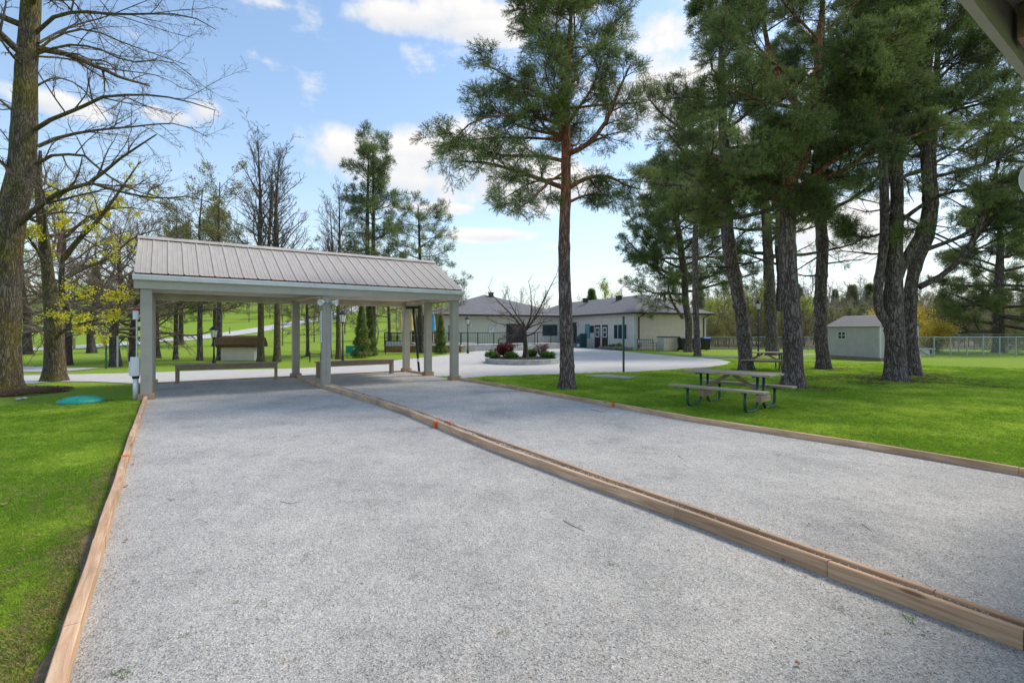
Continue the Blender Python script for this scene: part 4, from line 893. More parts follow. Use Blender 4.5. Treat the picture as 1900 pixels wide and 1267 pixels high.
def resample(pts, n):
    P = np.array([tuple(p) for p in pts], float)
    # Catmull-Rom then even arc length
    Q = np.concatenate([[2 * P[0] - P[1]], P, [2 * P[-1] - P[-2]]]); fine = []
    for i in range(1, len(Q) - 2):
        for t in np.linspace(0, 1, 12, endpoint=False):
            a, b_, c, d = Q[i - 1], Q[i], Q[i + 1], Q[i + 2]
            fine.append(.5 * (2 * b_ + (c - a) * t + (2 * a - 5 * b_ + 4 * c - d) * t * t + (-a + 3 * b_ - 3 * c + d) * t ** 3))
    fine.append(P[-1]); fine = np.array(fine); s = np.concatenate([[0], np.cumsum(np.linalg.norm(np.diff(fine, axis=0), axis=1))])
    u = np.linspace(0, s[-1], n); return np.stack([np.interp(u, s, fine[:, k]) for k in range(3)], 1)
def trunk_mesh(pts, radii, m, k=26, dzr=.09, amp=.09, flare=.38, seed=0, knob=.0, cap=.2):
    P = resample(pts, 200); L = np.linalg.norm(np.diff(P, axis=0), axis=1).sum(); n = max(8, int(L / dzr)); n = min(n, 160)
    P = resample(pts, n); rr = np.interp(np.linspace(0, 1, n), np.linspace(0, 1, len(radii)), radii)
    h = np.linspace(0, L, n)
    a = np.arange(k) * 2 * np.pi / k; Rg = np.empty((n, k))
    for i in range(n):
        fl = 1 + flare * math.exp(-h[i] / .28)
        kb = knob * (max(0, math.sin(h[i] * 5.2 + 3 * mnoise.noise((h[i], seed, 1)))) ** 6) * 1.6 * (h[i] > .6)
        for j in range(k):
            ca, sa = math.cos(a[j]), math.sin(a[j])
            q = mnoise.noise((ca * 2.2 + seed, sa * 2.2, h[i] * .8)) * amp * 1.3 + mnoise.noise((ca * 6 + seed, sa * 6, h[i] * 3.0)) * amp * .75
            rootv = flare * .45 * math.exp(-h[i] / .22) * math.sin(a[j] * 5 + seed)
            Rg[i, j] = rr[i] * (fl + q + kb + rootv)
    T = unit(np.gradient(P, axis=0)); ref = np.array([1., 0, 0]); X = unit(ref - T * (T @ ref)[:, None]); Yv = np.cross(T, X)
    Vt = P[:, None] + (X[:, None] * np.cos(a)[None, :, None] + Yv[:, None] * np.sin(a)[None, :, None]) * Rg[..., None]
    Vt[0, :, 2] -= .06
    idx = np.arange(n * k).reshape(n, k); jn = np.roll(idx, -1, 1); Fq = np.stack([idx[:-1], jn[:-1], jn[1:], idx[1:]], -1).reshape(-1, 4)
    return np_mesh('trunk', Vt.reshape(-1, 3), Fq, m, True), P, rr
def needles(rg, pos, dr, K, L, w, spread=.75, tint=None):
    """tufts of thin needle triangles"""
    Mn = len(pos); d = unit(dr[:, None] * .55 + rg.normal(size=(Mn, K, 3)) * spread); l = L * (.6 + .6 * rg.random((Mn, K, 1)))
    side = unit(np.cross(d, rg.normal(size=(Mn, K, 3)))) * w; b_ = np.broadcast_to(pos[:, None], d.shape) + d * l * .05
    Vt = np.stack([b_ - side, b_ + side, b_ + d * l], 2).reshape(-1, 3); Fc = np.arange(len(Vt)).reshape(-1, 3)
    tt = (np.repeat(rg.random(Mn) if tint is None else tint, K) * .7 + rg.random(Mn * K) * .3)
    return Vt, Fc, tt
def leaves(rg, pos, K, spread, size, tint=None):
    Mn = len(pos); c = pos[:, None] + rg.normal(size=(Mn, K, 3)) * spread
    a = unit(rg.normal(size=c.shape)) * size * (.6 + .8 * rg.random((Mn, K, 1))); b_ = unit(np.cross(a, rg.normal(size=c.shape))) * size * .55
    Vt = np.stack([c - a * .5, c + b_, c + a * .5, c - b_], 2).reshape(-1, 3); Fc = np.arange(len(Vt)).reshape(-1, 4)
    tt = np.repeat(rg.random(Mn) if tint is None else tint, K) * .6 + rg.random(Mn * K) * .4
    return Vt, Fc, tt
def auto_limbs(rg, P, rr, n, t0, t1, lenf, elev, n_pts=8, wig=.1, up=.02, rfac=.45, az0=0, azf=None):
    out = []; ro = []; N0 = len(P)
    for i in range(n):
        t = t0 + (t1 - t0) * (i + rg.random()) / n; f = t * (N0 - 1); k = min(int(f), N0 - 2); p = P[k] + (P[k + 1] - P[k]) * (f - k)
        az = az0 + i * 2.39996 + rg.normal() * .35
        if azf is not None and rg.random() < azf[1]: az = azf[0] + rg.normal() * azf[2]
        u = (t - t0) / (t1 - t0); e = math.radians(elev[0] + (elev[1] - elev[0]) * u + rg.normal() * 8)
        d = np.array([math.cos(az) * math.cos(e), math.sin(az) * math.cos(e), math.sin(e)]); L = lenf(u) * (.8 + .4 * rg.random())
        q = [p]
        for s in range(n_pts - 1):
            d = unit(d + rg.normal(size=3) * wig + np.array([0, 0, up])); q.append(q[-1] + d * L / (n_pts - 1))
        out.append(q); r0 = max(.012, np.interp(t, np.linspace(0, 1, len(rr)), rr) * rfac); ro.append(r0 * np.linspace(1, .3, n_pts))
    return np.array(out), np.array(ro)
def cat(parts, k):
    vs = []; fs = []; ts = []; n = 0
    for p in parts:
        vs.append(p[0]); fs.append(p[1] + n); n += len(p[0])
        if len(p) > 2: ts.append(p[2])
    return np.concatenate(vs), np.concatenate(fs), (np.concatenate(ts) if ts else None)
def quadify(F3): return np.concatenate([F3, F3[:, 2:3]], 1)
def tip_samples(Q, rg, per, t0=.25):
    Mn, n = Q.shape[:2]; t = t0 + (1 - t0) * rg.random((Mn, per)); f = t * (n - 1); i = np.clip(f.astype(int), 0, n - 2); w = (f - i)[..., None]; mi = np.arange(Mn)[:, None]
    return (Q[mi, i] * (1 - w) + Q[mi, i + 1] * w).reshape(-1, 3), unit(Q[mi, i + 1] - Q[mi, i]).reshape(-1, 3)
def limb_objs(parent, LP_, LR_, m, nm='limb', k=9):
    for q, r in zip(LP_, LR_):
        Vt, Fq = tubes(q[None], r[None], k); link(nm, np_mesh(nm, Vt, Fq, m, True), parent)

def px_path(pts, Y, base):
    """list of (px, py[, dY]) -> local points"""
    return [atY(p[0], p[1], Y + (p[2] if len(p) > 2 else 0)) - base for p in pts]

# ---- needle sprays: shoots instanced on points of each tree's crown
def make_spray(nm, seed, m, K=9, shoots=6, NL=.068, NW=.0026, L=.33):
    rg = np.random.default_rng(seed); ax = np.array([[0, 0, 0], [0, .02, L * .5], [0, 0, L]], float); V0, F0 = tubes(ax[None], np.array([[.006, .004, .002]]), 3)
    pos, dr = [], []; st = [(V0, F0)]
    for i in range(shoots):
        a = i * 2.4 + rg.random(); t = .25 + .6 * i / shoots; p0 = np.array([0, 0, L * t]); d = unit(np.array([math.cos(a), math.sin(a), .75 + .3 * rg.random()])); l = L * (.75 - .45 * t) * (.8 + .4 * rg.random())
        st.append(tubes(np.stack([p0, p0 + d * l * .5, p0 + d * l + [0, 0, l * .15]])[None], np.array([[.004, .003, .002]]), 3))
        for q in np.linspace(.45, 1, 3): pos.append(p0 + d * l * q); dr.append(d + [0, 0, .3])
    for q in np.linspace(.6, 1, 3): pos.append(np.array([0, 0, L * q])); dr.append(np.array([0, 0, 1.]))
    Vn, Fn, tn = needles(rg, np.array(pos), unit(np.array(dr)), K, NL, NW, .6); Vb, Fb, _ = cat(st, 4)
    me = np_mesh(nm, np.concatenate([Vb, Vn]), np.concatenate([Fb, quadify(Fn) + len(Vb)]), [M['barkgrey'], m], tint=np.concatenate([np.zeros(len(Fb)), tn * .4]), midx=np.concatenate([np.zeros(len(Fb), int), np.ones(len(Fn), int)]))
    return bpy.data.objects.new(nm, me)
SPR = {}
def spray_group(key, m, far=False):
    if (key, far) in SPR: return SPR[(key, far)]
    kw = dict(K=5, shoots=5, NL=.12, NW=.0065, L=.42) if far else dict()
    ob = make_clump(m) if key.startswith('grass') else make_spray('needle_spray', 31, m, **kw)
    g = bpy.data.node_groups.new('crown_' + key, 'GeometryNodeTree'); g.interface.new_socket('Geometry', in_out='INPUT', socket_type='NodeSocketGeometry'); g.interface.new_socket('Geometry', in_out='OUTPUT', socket_type='NodeSocketGeometry')
    n, l = g.nodes, g.links; gi = n.new('NodeGroupInput'); go = n.new('NodeGroupOutput'); ip = n.new('GeometryNodeInstanceOnPoints'); oi = n.new('GeometryNodeObjectInfo'); oi.inputs['Object'].default_value = ob; oi.inputs['As Instance'].default_value = True
    def na(nm, ty): a = n.new('GeometryNodeInputNamedAttribute'); a.data_type = ty; a.inputs[0].default_value = nm; return a.outputs['Attribute']
    l.new(gi.outputs[0], ip.inputs['Points']); l.new(oi.outputs['Geometry'], ip.inputs['Instance'])
    er = n.new('FunctionNodeEulerToRotation') ; l.new(na('rot', 'FLOAT_VECTOR'), er.inputs[0]); l.new(er.outputs[0], ip.inputs['Rotation']); l.new(na('scl', 'FLOAT'), ip.inputs['Scale']); l.new(ip.outputs[0], go.inputs[0])
    SPR[(key, far)] = g; return g
def spray_crown(rg, parent, pos, dr, m, key, size, far, tint):
    n = len(pos); d = unit(dr); rz = np.arctan2(d[:, 1], d[:, 0]); ry = np.arccos(np.clip(d[:, 2], -1, 1)); rx = rg.random(n) * 6.28
    # euler XYZ: tilt by ry about Y, then turn by rz about Z (free spin left to the spray's own asymmetry)
    me = bpy.data.meshes.new('needles'); me.vertices.add(n); me.vertices.foreach_set('co', pos.astype(np.float32).ravel())
    a = me.attributes.new('rot', 'FLOAT_VECTOR', 'POINT'); a.data.foreach_set('vector', np.stack([rx * 0, ry, rz], 1).astype(np.float32).ravel())
    a = me.attributes.new('scl', 'FLOAT', 'POINT'); a.data.foreach_set('value', (size * (.55 + .75 * rg.random(n))).astype(np.float32))
    a = me.attributes.new('itint', 'FLOAT', 'POINT'); a.data.foreach_set('value', (np.clip(tint, 0, 1) * .6).astype(np.float32))
    me.materials.append(m); o = link('needles', me, parent); md = o.modifiers.new('crown', 'NODES'); md.node_group = spray_group(key, m, far); o['kind'] = 'stuff'; return o
# ---- pines -------------------------------------------------------
def pine(label, base, trunk, radii, seed, bark, needle, limbs=(), n_auto=20, t0=.4, t1=.98, lenf=lambda u: 3 * (1 - .7 * u), elev=(5, 45), K=9, NL=.13, NW=.006, per2=9, per3=7, tuft=6,
         dead=0, azf=None, sz=None, dens=1.0, limb_mat=None, extra_trunks=(), kn=.05, group=None, flat=.45, k=26, amp=.07, up=.05, dropz=None):
    rg = np.random.default_rng(seed); E_ = empty('pine_tree', label, 'pine tree', base, 0, group)
    me, P, rr = trunk_mesh(trunk, radii, bark, seed=seed, knob=kn, k=k, amp=amp); link('trunk', me, E_)
    stems = [(P, rr)]
    for tp, tr in extra_trunks:
        me, P2, rr2 = trunk_mesh(tp, tr, limb_mat or bark, seed=seed + 5, knob=kn, k=18, flare=.1, amp=amp); link('stem', me, E_); stems.append((P2, rr2))
    LP_, LR_ = [], []
    for lp, r0, r1 in limbs:
        q = resample(lp, 9); LP_.append(q); LR_.append(np.linspace(r0, r1, 9))
    ns = len(stems)
    for si, (Pp, rp_) in enumerate(stems):
        nn = n_auto if si == 0 else max(6, int(n_auto * .5))
        a, b_ = auto_limbs(rg, Pp, rp_, nn, t0 if si == 0 else .3, t1, lenf, elev, 9, .11, up, .42, rg.random() * 6, azf)
        LP_ += list(a); LR_ += list(b_)
    LP_ = np.array(LP_); LR_ = np.array(LR_)
    limb_objs(E_, LP_, LR_, limb_mat or bark, k=8)
    Q2, R2 = grow(rg, LP_, LR_, per2, .22, .97, .42, (35, 65), .03, 6, .12, .5, .006, flat=flat)
    Q3, R3 = grow(rg, Q2, R2, per3, .15, 1.0, .5, (30, 60), .03, 4, .14, .6, .0035, flat=.2)
    # the limb tips themselves also carry shoots
    V2, F2 = tubes(Q2, R2, 4); V3, F3 = tubes(Q3, R3, 3); w = [(V2, F2), (V3, F3)]
    if dead:
        a, b_ = auto_limbs(rg, P, rr, dead, t0 * .45, min(.95, t0 + .25), lambda u: 1.6, (-15, 15), 6, .15, -.02, .2, 1)
        Qd, Rd = grow(rg, a, b_, 7, .2, 1, .45, (30, 60), 0, 4, .2, .5, .004); Qe, Re = grow(rg, Qd, Rd, 4, .2, 1, .5, (30, 60), 0, 3, .2, .6, .003)
        for q, r_, kk in ((a, b_, 5), (Qd, Rd, 3), (Qe, Re, 3)): w.append(tubes(q, r_, kk))
    Vb, Fb, _ = cat(w, 4); o = link('branches', np_mesh('branches', Vb, Fb, M['barkgrey']), E_); o['kind'] = 'stuff'
    pos, dr = tip_samples(Q3, rg, max(2, tuft // 2), .25); p2, d2 = tip_samples(Q2, rg, 3, .7)
    pos = np.concatenate([pos, p2]); dr = unit(np.concatenate([dr, d2]) + np.array([0, 0, .35]))
    if dropz is not None: kz = pos[:, 2] > dropz; pos = pos[kz]; dr = dr[kz]
    kp = rg.random(len(pos)) < dens; pos = pos[kp]; dr = dr[kp]
    cl_ = np.array([mnoise.noise(tuple(p * .9)) for p in pos]) * .9 + .5
    dr = unit(dr + rg.normal(size=dr.shape) * .35)
    spray_crown(rg, E_, pos, dr, needle, needle.name, sz or (1.0 if NL < .2 else 1.0), NL >= .2, cl_ + rg.normal(size=len(pos)) * .15)
    return E_, len(Fb) * 2

NT = 0
def P_(px, py, Y, base): return atY(px, py, Y) - base
# lone pine on the lawn
b0 = at(1053, 721); Yb = b0.y
tr = px_path([(1053, 722), (1052, 650), (1049, 560), (1047, 450), (1050, 330), (1050, 200), (1055, 90), (1062, 0), (1064, -60)], Yb, b0)
lim = [([(1049, 350), (980, 325, -.6), (905, 303, -1.0), (850, 300, -1.6)], .075, .02), ([(1049, 300), (1000, 290, .3), (930, 288, .9), (870, 270, 1.3)], .06, .02),
       ([(1055, 350), (1085, 332, .4), (1125, 327, .9), (1165, 345, 1.6), (1190, 352, 2.)], .07, .02), ([(1056, 285), (1090, 268, -.5), (1125, 225, -.9), (1145, 175, -1.2), (1170, 120, -1.4)], .08, .02),
       ([(1056, 375), (1090, 362, .6), (1130, 362, 1.4)], .045, .015), ([(1050, 235), (1015, 222, -.8), (1000, 195, -1.5)], .05, .015), ([(1048, 255), (1010, 235, 1), (985, 190, 1.8), (950, 160, 2.2)], .05, .015),
       ([(1046, 320), (1010, 345, -1), (985, 372, -1.6), (940, 400, -1.9)], .04, .012), ([(1048, 330), (985, 340, 1.0), (925, 375, 1.7)], .04, .012),
       ([(1052, 200), (985, 165, -.5), (920, 130, -.8), (890, 110, -1)], .05, .012), ([(1052, 230), (960, 215, -1.), (880, 225, -1.4), (820, 285, -1.7)], .05, .012), ([(1050, 260), (940, 255, .4), (860, 262, .5), (800, 275, .8)], .045, .012)]
lim = [(px_path(a, Yb, b0), r0, r1) for a, r0, r1 in lim]
e, n = pine('lone tall pine with orange upper trunk on the lawn right of the shelter', b0, tr, [.20, .185, .17, .155, .135, .115, .09, .05, .02], 11, M['barkscots'], M['needle'], lim, 24, .58, .99,
            lambda u: 2.9 * (1 - .6 * u), (2, 48), 8, .10, .0045, 9, 8, 6, limb_mat=M['barklimb'], kn=.05, dens=.52); NT += n
# big forked pine
b1 = at(1472, 719); Y1 = b1.y
tr = px_path([(1472, 720), (1471, 640), (1466, 560), (1461, 460), (1463, 385), (1466, 355)], Y1, b1)
st = [(px_path([(1463, 370), (1470, 330, -.1), (1492, 300, -.2), (1496, 255, -.2), (1482, 230, 0), (1500, 200), (1515, 150), (1520, 80, .1), (1528, -10, .2), (1535, -90, .3)], Y1, b1), [.15, .13, .12, .11, .10, .09, .07, .05, .02]),
      (px_path([(1461, 370, .1), (1463, 320, .1), (1470, 265, .1), (1500, 235, 0), (1475, 190, .3), (1445, 150, .5), (1420, 60, .7), (1410, -60, .8)], Y1, b1), [.12, .11, .10, .09, .07, .05, .02])]
lim = [([(1460, 356), (1430, 335, -.6), (1390, 315, -1.2), (1350, 304, -1.8), (1310, 285, -2.2)], .085, .025), ([(1455, 362), (1410, 360, .5), (1360, 367, 1.0), (1310, 384, 1.4), (1260, 395, 1.8)], .08, .02),
       ([(1470, 356), (1520, 337, -.4), (1580, 308, -.9), (1622, 275, -1.4), (1680, 258, -1.9), (1740, 235, -2.2)], .085, .025), ([(1478, 358), (1500, 370, -.4), (1515, 390, -.9)], .04, .012),
       ([(1500, 205), (1560, 190, -.8), (1620, 165, -1.4), (1680, 150, -1.9)], .06, .015), ([(1475, 200), (1420, 190, -1), (1370, 170, -1.8), (1320, 150, -2.3)], .06, .015),
       ([(1480, 160), (1440, 120, -1), (1390, 90, -2.), (1330, 60, -2.4)], .055, .015), ([(1505, 140), (1560, 110, -1), (1620, 80, -2.), (1690, 60, -2.4)], .055, .015)]
lim = [(px_path(a, Y1, b1), r0, r1) for a, r0, r1 in lim]
e, n = pine('big forked pine with twisted orange limbs behind the near picnic table', b1, tr, [.27, .25, .24, .23, .22, .19], 21, M['barkpine'], M['needle'], lim, 7, .93, .99, lambda u: 2.6, (5, 40), 8, .12, .0055, 10, 8, 7,
            limb_mat=M['barklimb'], extra_trunks=st, kn=.05, up=.05); NT += n
# leaning dark pine
b2 = at(1383, 687); Y2 = b2.y
tr = px_path([(1385, 688), (1378, 600), (1366, 530), (1352, 450), (1346, 380), (1345, 300), (1340, 200), (1338, 90), (1340, 10)], Y2, b2)
e, n = pine('leaning dark-trunked pine left of the forked pine', b2, tr, [.26, .25, .24, .25, .22, .19, .15, .1, .05], 31, M['barkpine'], M['needleblue'], (), 26, .42, .99, lambda u: 4.3 * (1 - .55 * u), (-2, 40), 7, .16, .009, 9, 7, 5, dead=10, kn=.09); NT += n
b3 = at(1435, 659); Y3 = b3.y
tr = px_path([(1433, 660), (1430, 590), (1427, 520), (1424, 450), (1420, 380), (1418, 300), (1415, 230)], Y3, b3)
e, n = pine('far twin-stemmed pine seen between the leaning pine and the forked pine', b3, tr, [.38, .36, .33, .3, .24, .18, .08], 41, M['barkpine'], M['needleblue'], (), 18, .4, .99, lambda u: 5 * (1 - .5 * u), (0, 40), 7, .24, .015, 8, 6, 5, dens=.5,
            extra_trunks=[(px_path([(1443, 575), (1448, 520), (1443, 450), (1446, 380), (1450, 300)], Y3, b3), [.22, .2, .18, .15, .08])], k=18); NT += n
b4 = at(1528, 685); Y4 = b4.y
tr = px_path([(1529, 686), (1523, 620), (1523, 540), (1526, 460), (1520, 380), (1518, 290), (1522, 190), (1525, 90), (1528, 10)], Y4, b4)
e, n = pine('straight pine standing between the forked pine and the shed', b4, tr, [.26, .235, .22, .21, .19, .17, .13, .09, .05], 51, M['barkpine'], M['needleblue'], (), 24, .42, .99, lambda u: 4.1 * (1 - .5 * u), (-5, 40), 7, .16, .009, 9, 7, 5, dead=12, kn=.09); NT += n
b5 = at(1660, 707); Y5 = b5.y
tr = px_path([(1660, 708), (1661, 640), (1657, 560), (1660, 470), (1664, 380), (1664, 290), (1668, 180), (1672, 60), (1676, -60)], Y5, b5)
st = [(px_path([(1647, 600), (1632, 575), (1630, 530), (1640, 450), (1641, 370), (1638, 280), (1636, 160), (1640, 20), (1640, -80)], Y5, b5), [.13, .13, .125, .12, .115, .105, .09, .06, .03]),
      (px_path([(1668, 510), (1686, 470, -.1), (1712, 425, -.2), (1722, 370, -.2), (1718, 300, -.2), (1716, 200), (1725, 80, 0), (1730, -60)], Y5, b5), [.12, .14, .14, .13, .12, .11, .08, .03])]
lim = [([(1672, 410), (1720, 375, -.6), (1770, 355, -1.2), (1840, 350, -2.), (1910, 335, -2.6)], .075, .02), ([(1672, 330), (1740, 300, .8), (1810, 250, 1.6), (1860, 190, 2.2)], .06, .02),
       ([(1650, 430), (1600, 440, .8), (1555, 420, 1.5)], .05, .015), ([(1690, 250), (1760, 210, -1), (1830, 190, -2.), (1890, 170, -2.6)], .06, .015), ([(1715, 180), (1770, 120, -1), (1840, 100, -2.), (1900, 80, -2.6)], .055, .015)]
lim = [(px_path(a, Y5, b5), r0, r1) for a, r0, r1 in lim]
e, n = pine('thick pine splitting into three upright stems right of the shed', b5, tr, [.28, .265, .24, .19, .165, .145, .12, .08, .04], 61, M['barkpine'], M['needle'], lim, 16, .60, .99, lambda u: 3.4 * (1 - .45 * u), (0, 40), 7, .13, .0065, 9, 7, 6,
            extra_trunks=st, dead=14, kn=.09, up=.03, dropz=4.4); NT += n
b6 = at(1692, 697); Y6 = b6.y
tr = px_path([(1694, 698), (1688, 620), (1690, 540), (1700, 490), (1722, 440), (1731, 380), (1728, 300), (1735, 200), (1740, 90), (1745, 0)], Y6, b6)
lim = [([(1705, 533), (1765, 500, -.3), (1800, 455, -.6), (1825, 400, -.9), (1845, 330, -1.1), (1870, 240, -1.3)], .11, .03), ([(1722, 462), (1780, 440, -.4), (1830, 410, -.8), (1880, 380, -1.2), (1930, 350, -1.4)], .08, .02),
       ([(1795, 462, -.6), (1850, 400, -.9), (1910, 372, -1.)], .06, .02)]
lim = [(px_path(a, Y6, b6), r0, r1) for a, r0, r1 in lim]
e, n = pine('crooked pine with long sweeping right limbs behind the three-stemmed pine', b6, tr, [.24, .22, .20, .18, .16, .145, .125, .10, .07, .04], 71, M['barkpine'], M['needleblue'], lim, 18, .55, .99, lambda u: 3.8 * (1 - .45 * u), (0, 35), 7, .14, .008, 9, 7, 5, dead=12, kn=.09, dropz=4.8); NT += n
# two pines by the club end wall
b7 = at(1277, 653); Y7 = b7.y
tr = px_path([(1277, 654), (1278, 600), (1272, 560), (1270, 520), (1262, 450), (1255, 400), (1250, 330)], Y7, b7)
lim = [([(1266, 590), (1245, 555, -1.), (1238, 520, -2.)], .12, .04)]
e, n = pine('bushy dark pine in front of the club end wall, left trunk of two', b7, tr, [.27, .26, .25, .24, .22, .2, .08], 81, M['barkpine'], M['needleblue'], [(px_path(a, Y7, b7), r0, r1) for a, r0, r1 in lim], 38, .33, .99, lambda u: 6.3 * (1 - .6 * u), (-10, 40), 7, .26, .016, 9, 7, 6, k=18, dens=1); NT += n
b8 = at(1294, 660); Y8 = b8.y
tr = px_path([(1294, 661), (1292, 600), (1290, 540), (1290, 460), (1292, 380), (1295, 290), (1300, 220)], Y8, b8)
e, n = pine('slim grey-trunked pine in front of the club end wall, right trunk of two', b8, tr, [.20, .19, .18, .17, .15, .1, .05], 91, M['barkpine'], M['needleblue'], (), 20, .45, .99, lambda u: 3.6 * (1 - .5 * u), (-5, 40), 7, .22, .013, 8, 6, 5, k=18); NT += n
# extra canopy tree right of frame whose branches fill the top right corner
b9 = Vector((22.2, 19.0, 0))
tr = [Vector((0, 0, 0)), Vector((.1, 0, 3)), Vector((-.1, .1, 6)), Vector((0, 0, 9)), Vector((.1, 0, 13.5))]
e, n = pine('pine at the far right edge of the lawn whose limbs reach in from outside', b9, tr, [.33, .28, .24, .16, .04], 101, M['barkpine'], M['needleblue'], (), 26, .38, .99, lambda u: 6.0 * (1 - .5 * u), (0, 38), 7, .17, .010, 9, 7, 5, dead=8, kn=.08); NT += n
# layered spruce-like pine beyond the fence at right
b10 = Vector((36.2, 37.0, 0))
tr = [Vector((0, 0, 0)), Vector((0, 0, 4)), Vector((.1, 0, 8)), Vector((0, 0, 12))]
e, n = pine('broad low-branched olive green pine beyond the fence at the right edge', b10, tr, [.35, .3, .2, .05], 111, M['barkpine'], M['needleolive'], (), 34, .10, .99, lambda u: 6.2 * (1 - .72 * u), (-12, 35), 7, .24, .015, 10, 7, 6, flat=.8, up=.0, k=14); NT += n
# skyline pines behind the shelter
b11 = at(692, 659)
def sky_pine(label, base, Ht, seed, n_auto, lf, t0, el, r0=.22, lean=0, second=None, **kw):
    tr = [Vector((0, 0, 0)), Vector((lean * .3, 0, Ht * .33)), Vector((lean * .5, .1, Ht * .66)), Vector((lean, 0, Ht))]
    return pine(label, base, tr, [r0, r0 * .8, r0 * .55, .03], seed, M['barkgrey'], M['needleblue'], (), n_auto, t0, .99, lf, el, 7, .24, .014, 7, 6, 5, extra_trunks=second or (), k=14, kn=.03, **{**dict(dens=.42), **kw})
e, n = sky_pine('tall twin-trunked pine rising behind the middle of the shelter roof', b11, 13.7, 121, 30, lambda u: 2.1 * (1 - .35 * u), .42, (-15, 45), .2, second=[([Vector((-.25, .1, .05)), Vector((-.35, .2, 4)), Vector((-.4, .1, 8)), Vector((-.3, 0, 13.2))], [.19, .16, .12, .03])]); NT += n
e, n = sky_pine('spreading flat-topped pine behind the right end of the shelter roof', at(781, 655), 10.7, 131, 24, lambda u: 3.1 * (1 - .45 * u), .45, (-12, 20), .2, -.2, flat=.75, up=.01); NT += n
e, n = sky_pine('dark rounded pine above the left part of the shelter roof', Vector((-28, 47, .2)), 12.6, 141, 34, lambda u: 3.2 * math.sin(math.pi * (.25 + .7 * u)), .25, (0, 30), .25); NT += n
e2 = copy_tree(e); e2.location = (-32.6, 49, .3); e2.rotation_euler = (0, 0, 2); e2.scale = (.9, .9, .88); e2['label'] = 'second dark rounded pine left of the first, above the left end of the roof'

# ---- bare trees --------------------------------------------------
def bare(name, label, base, trunk, radii, seed, limbs=(), n_auto=16, t0=.3, t1=.98, lenf=lambda u: 4 * (1 - .6 * u), elev=(10, 60), per=(8, 7, 4), bark='barkmaple', twig='twig', up=(.05, .03, .02), ratio=(.5, .5, .5), wig=.11, extra=(),
         leaf=None, leafK=3, leafP=.15, lsz=.03, lsp=.05, k=24, rm=(.008, .0045, .003), parts=True, cat_='tree', group=None, amp=.07, leafz=99, pend=(0, 0, 0)):
    rg = np.random.default_rng(seed); E_ = empty(name, label, cat_, base, 0, group)
    me, P, rr = trunk_mesh(trunk, radii, M[bark], seed=seed, k=k, amp=amp); link('trunk', me, E_); stems = [(P, rr)]
    for tp, tr_ in extra:
        me, P2, r2_ = trunk_mesh(tp, tr_, M[bark], seed=seed + 3, k=16, flare=.1, amp=amp); link('stem', me, E_); stems.append((P2, r2_))
    LP_, LR_ = [], []
    for lp, r0, r1 in limbs: LP_.append(resample(lp, 10)); LR_.append(np.linspace(r0, r1, 10))
    for si, (Pp, rp_) in enumerate(stems):
        nn = n_auto if si == 0 else max(5, int(n_auto * .6))
        if nn:
            a, b_ = auto_limbs(rg, Pp, rp_, nn, t0 if si == 0 else .2, t1, lenf, elev, 10, wig, up[0], .42, rg.random() * 6); LP_ += list(a); LR_ += list(b_)
    LP_ = np.array(LP_); LR_ = np.array(LR_); w = []
    if parts: limb_objs(E_, LP_, LR_, M[bark], k=8)
    else: w.append(tubes(LP_, LR_, 5))
    Q, Rr = LP_, LR_
    for li, pr in enumerate(per):
        Q, Rr = grow(rg, Q, Rr, pr, .15, 1.0, ratio[li], (25, 60), up[min(li, 2)], (6, 5, 4, 4)[li], .13, .55, rm[min(li, 2)], flat=.2, pend=pend[min(li, 2)]); w.append(tubes(Q, Rr, (4, 3, 3, 3)[li]))
    Vb, Fb, _ = cat(w, 4); o = link('twigs', np_mesh('twigs', Vb, Fb, M[twig]), E_); o['kind'] = 'stuff'
    n = len(Fb) * 2
    if leaf:
        pos, dr = tip_samples(Q, rg, 1, .8); keep = (rg.random(len(pos)) < leafP) & (pos[:, 2] < leafz)
        cl_ = np.array([mnoise.noise(tuple(p * .8)) for p in pos]); keep &= (cl_ > -.12); pos = pos[keep]
        Vl, Fl, tl = leaves(rg, pos, leafK, lsp, lsz); o = link('blossoms' if leaf == 'blossom' else 'leaves', np_mesh('leaves', Vl, Fl, M[leaf], tint=tl), E_); o['kind'] = 'stuff'; n += len(Fl) * 2
    return E_, n

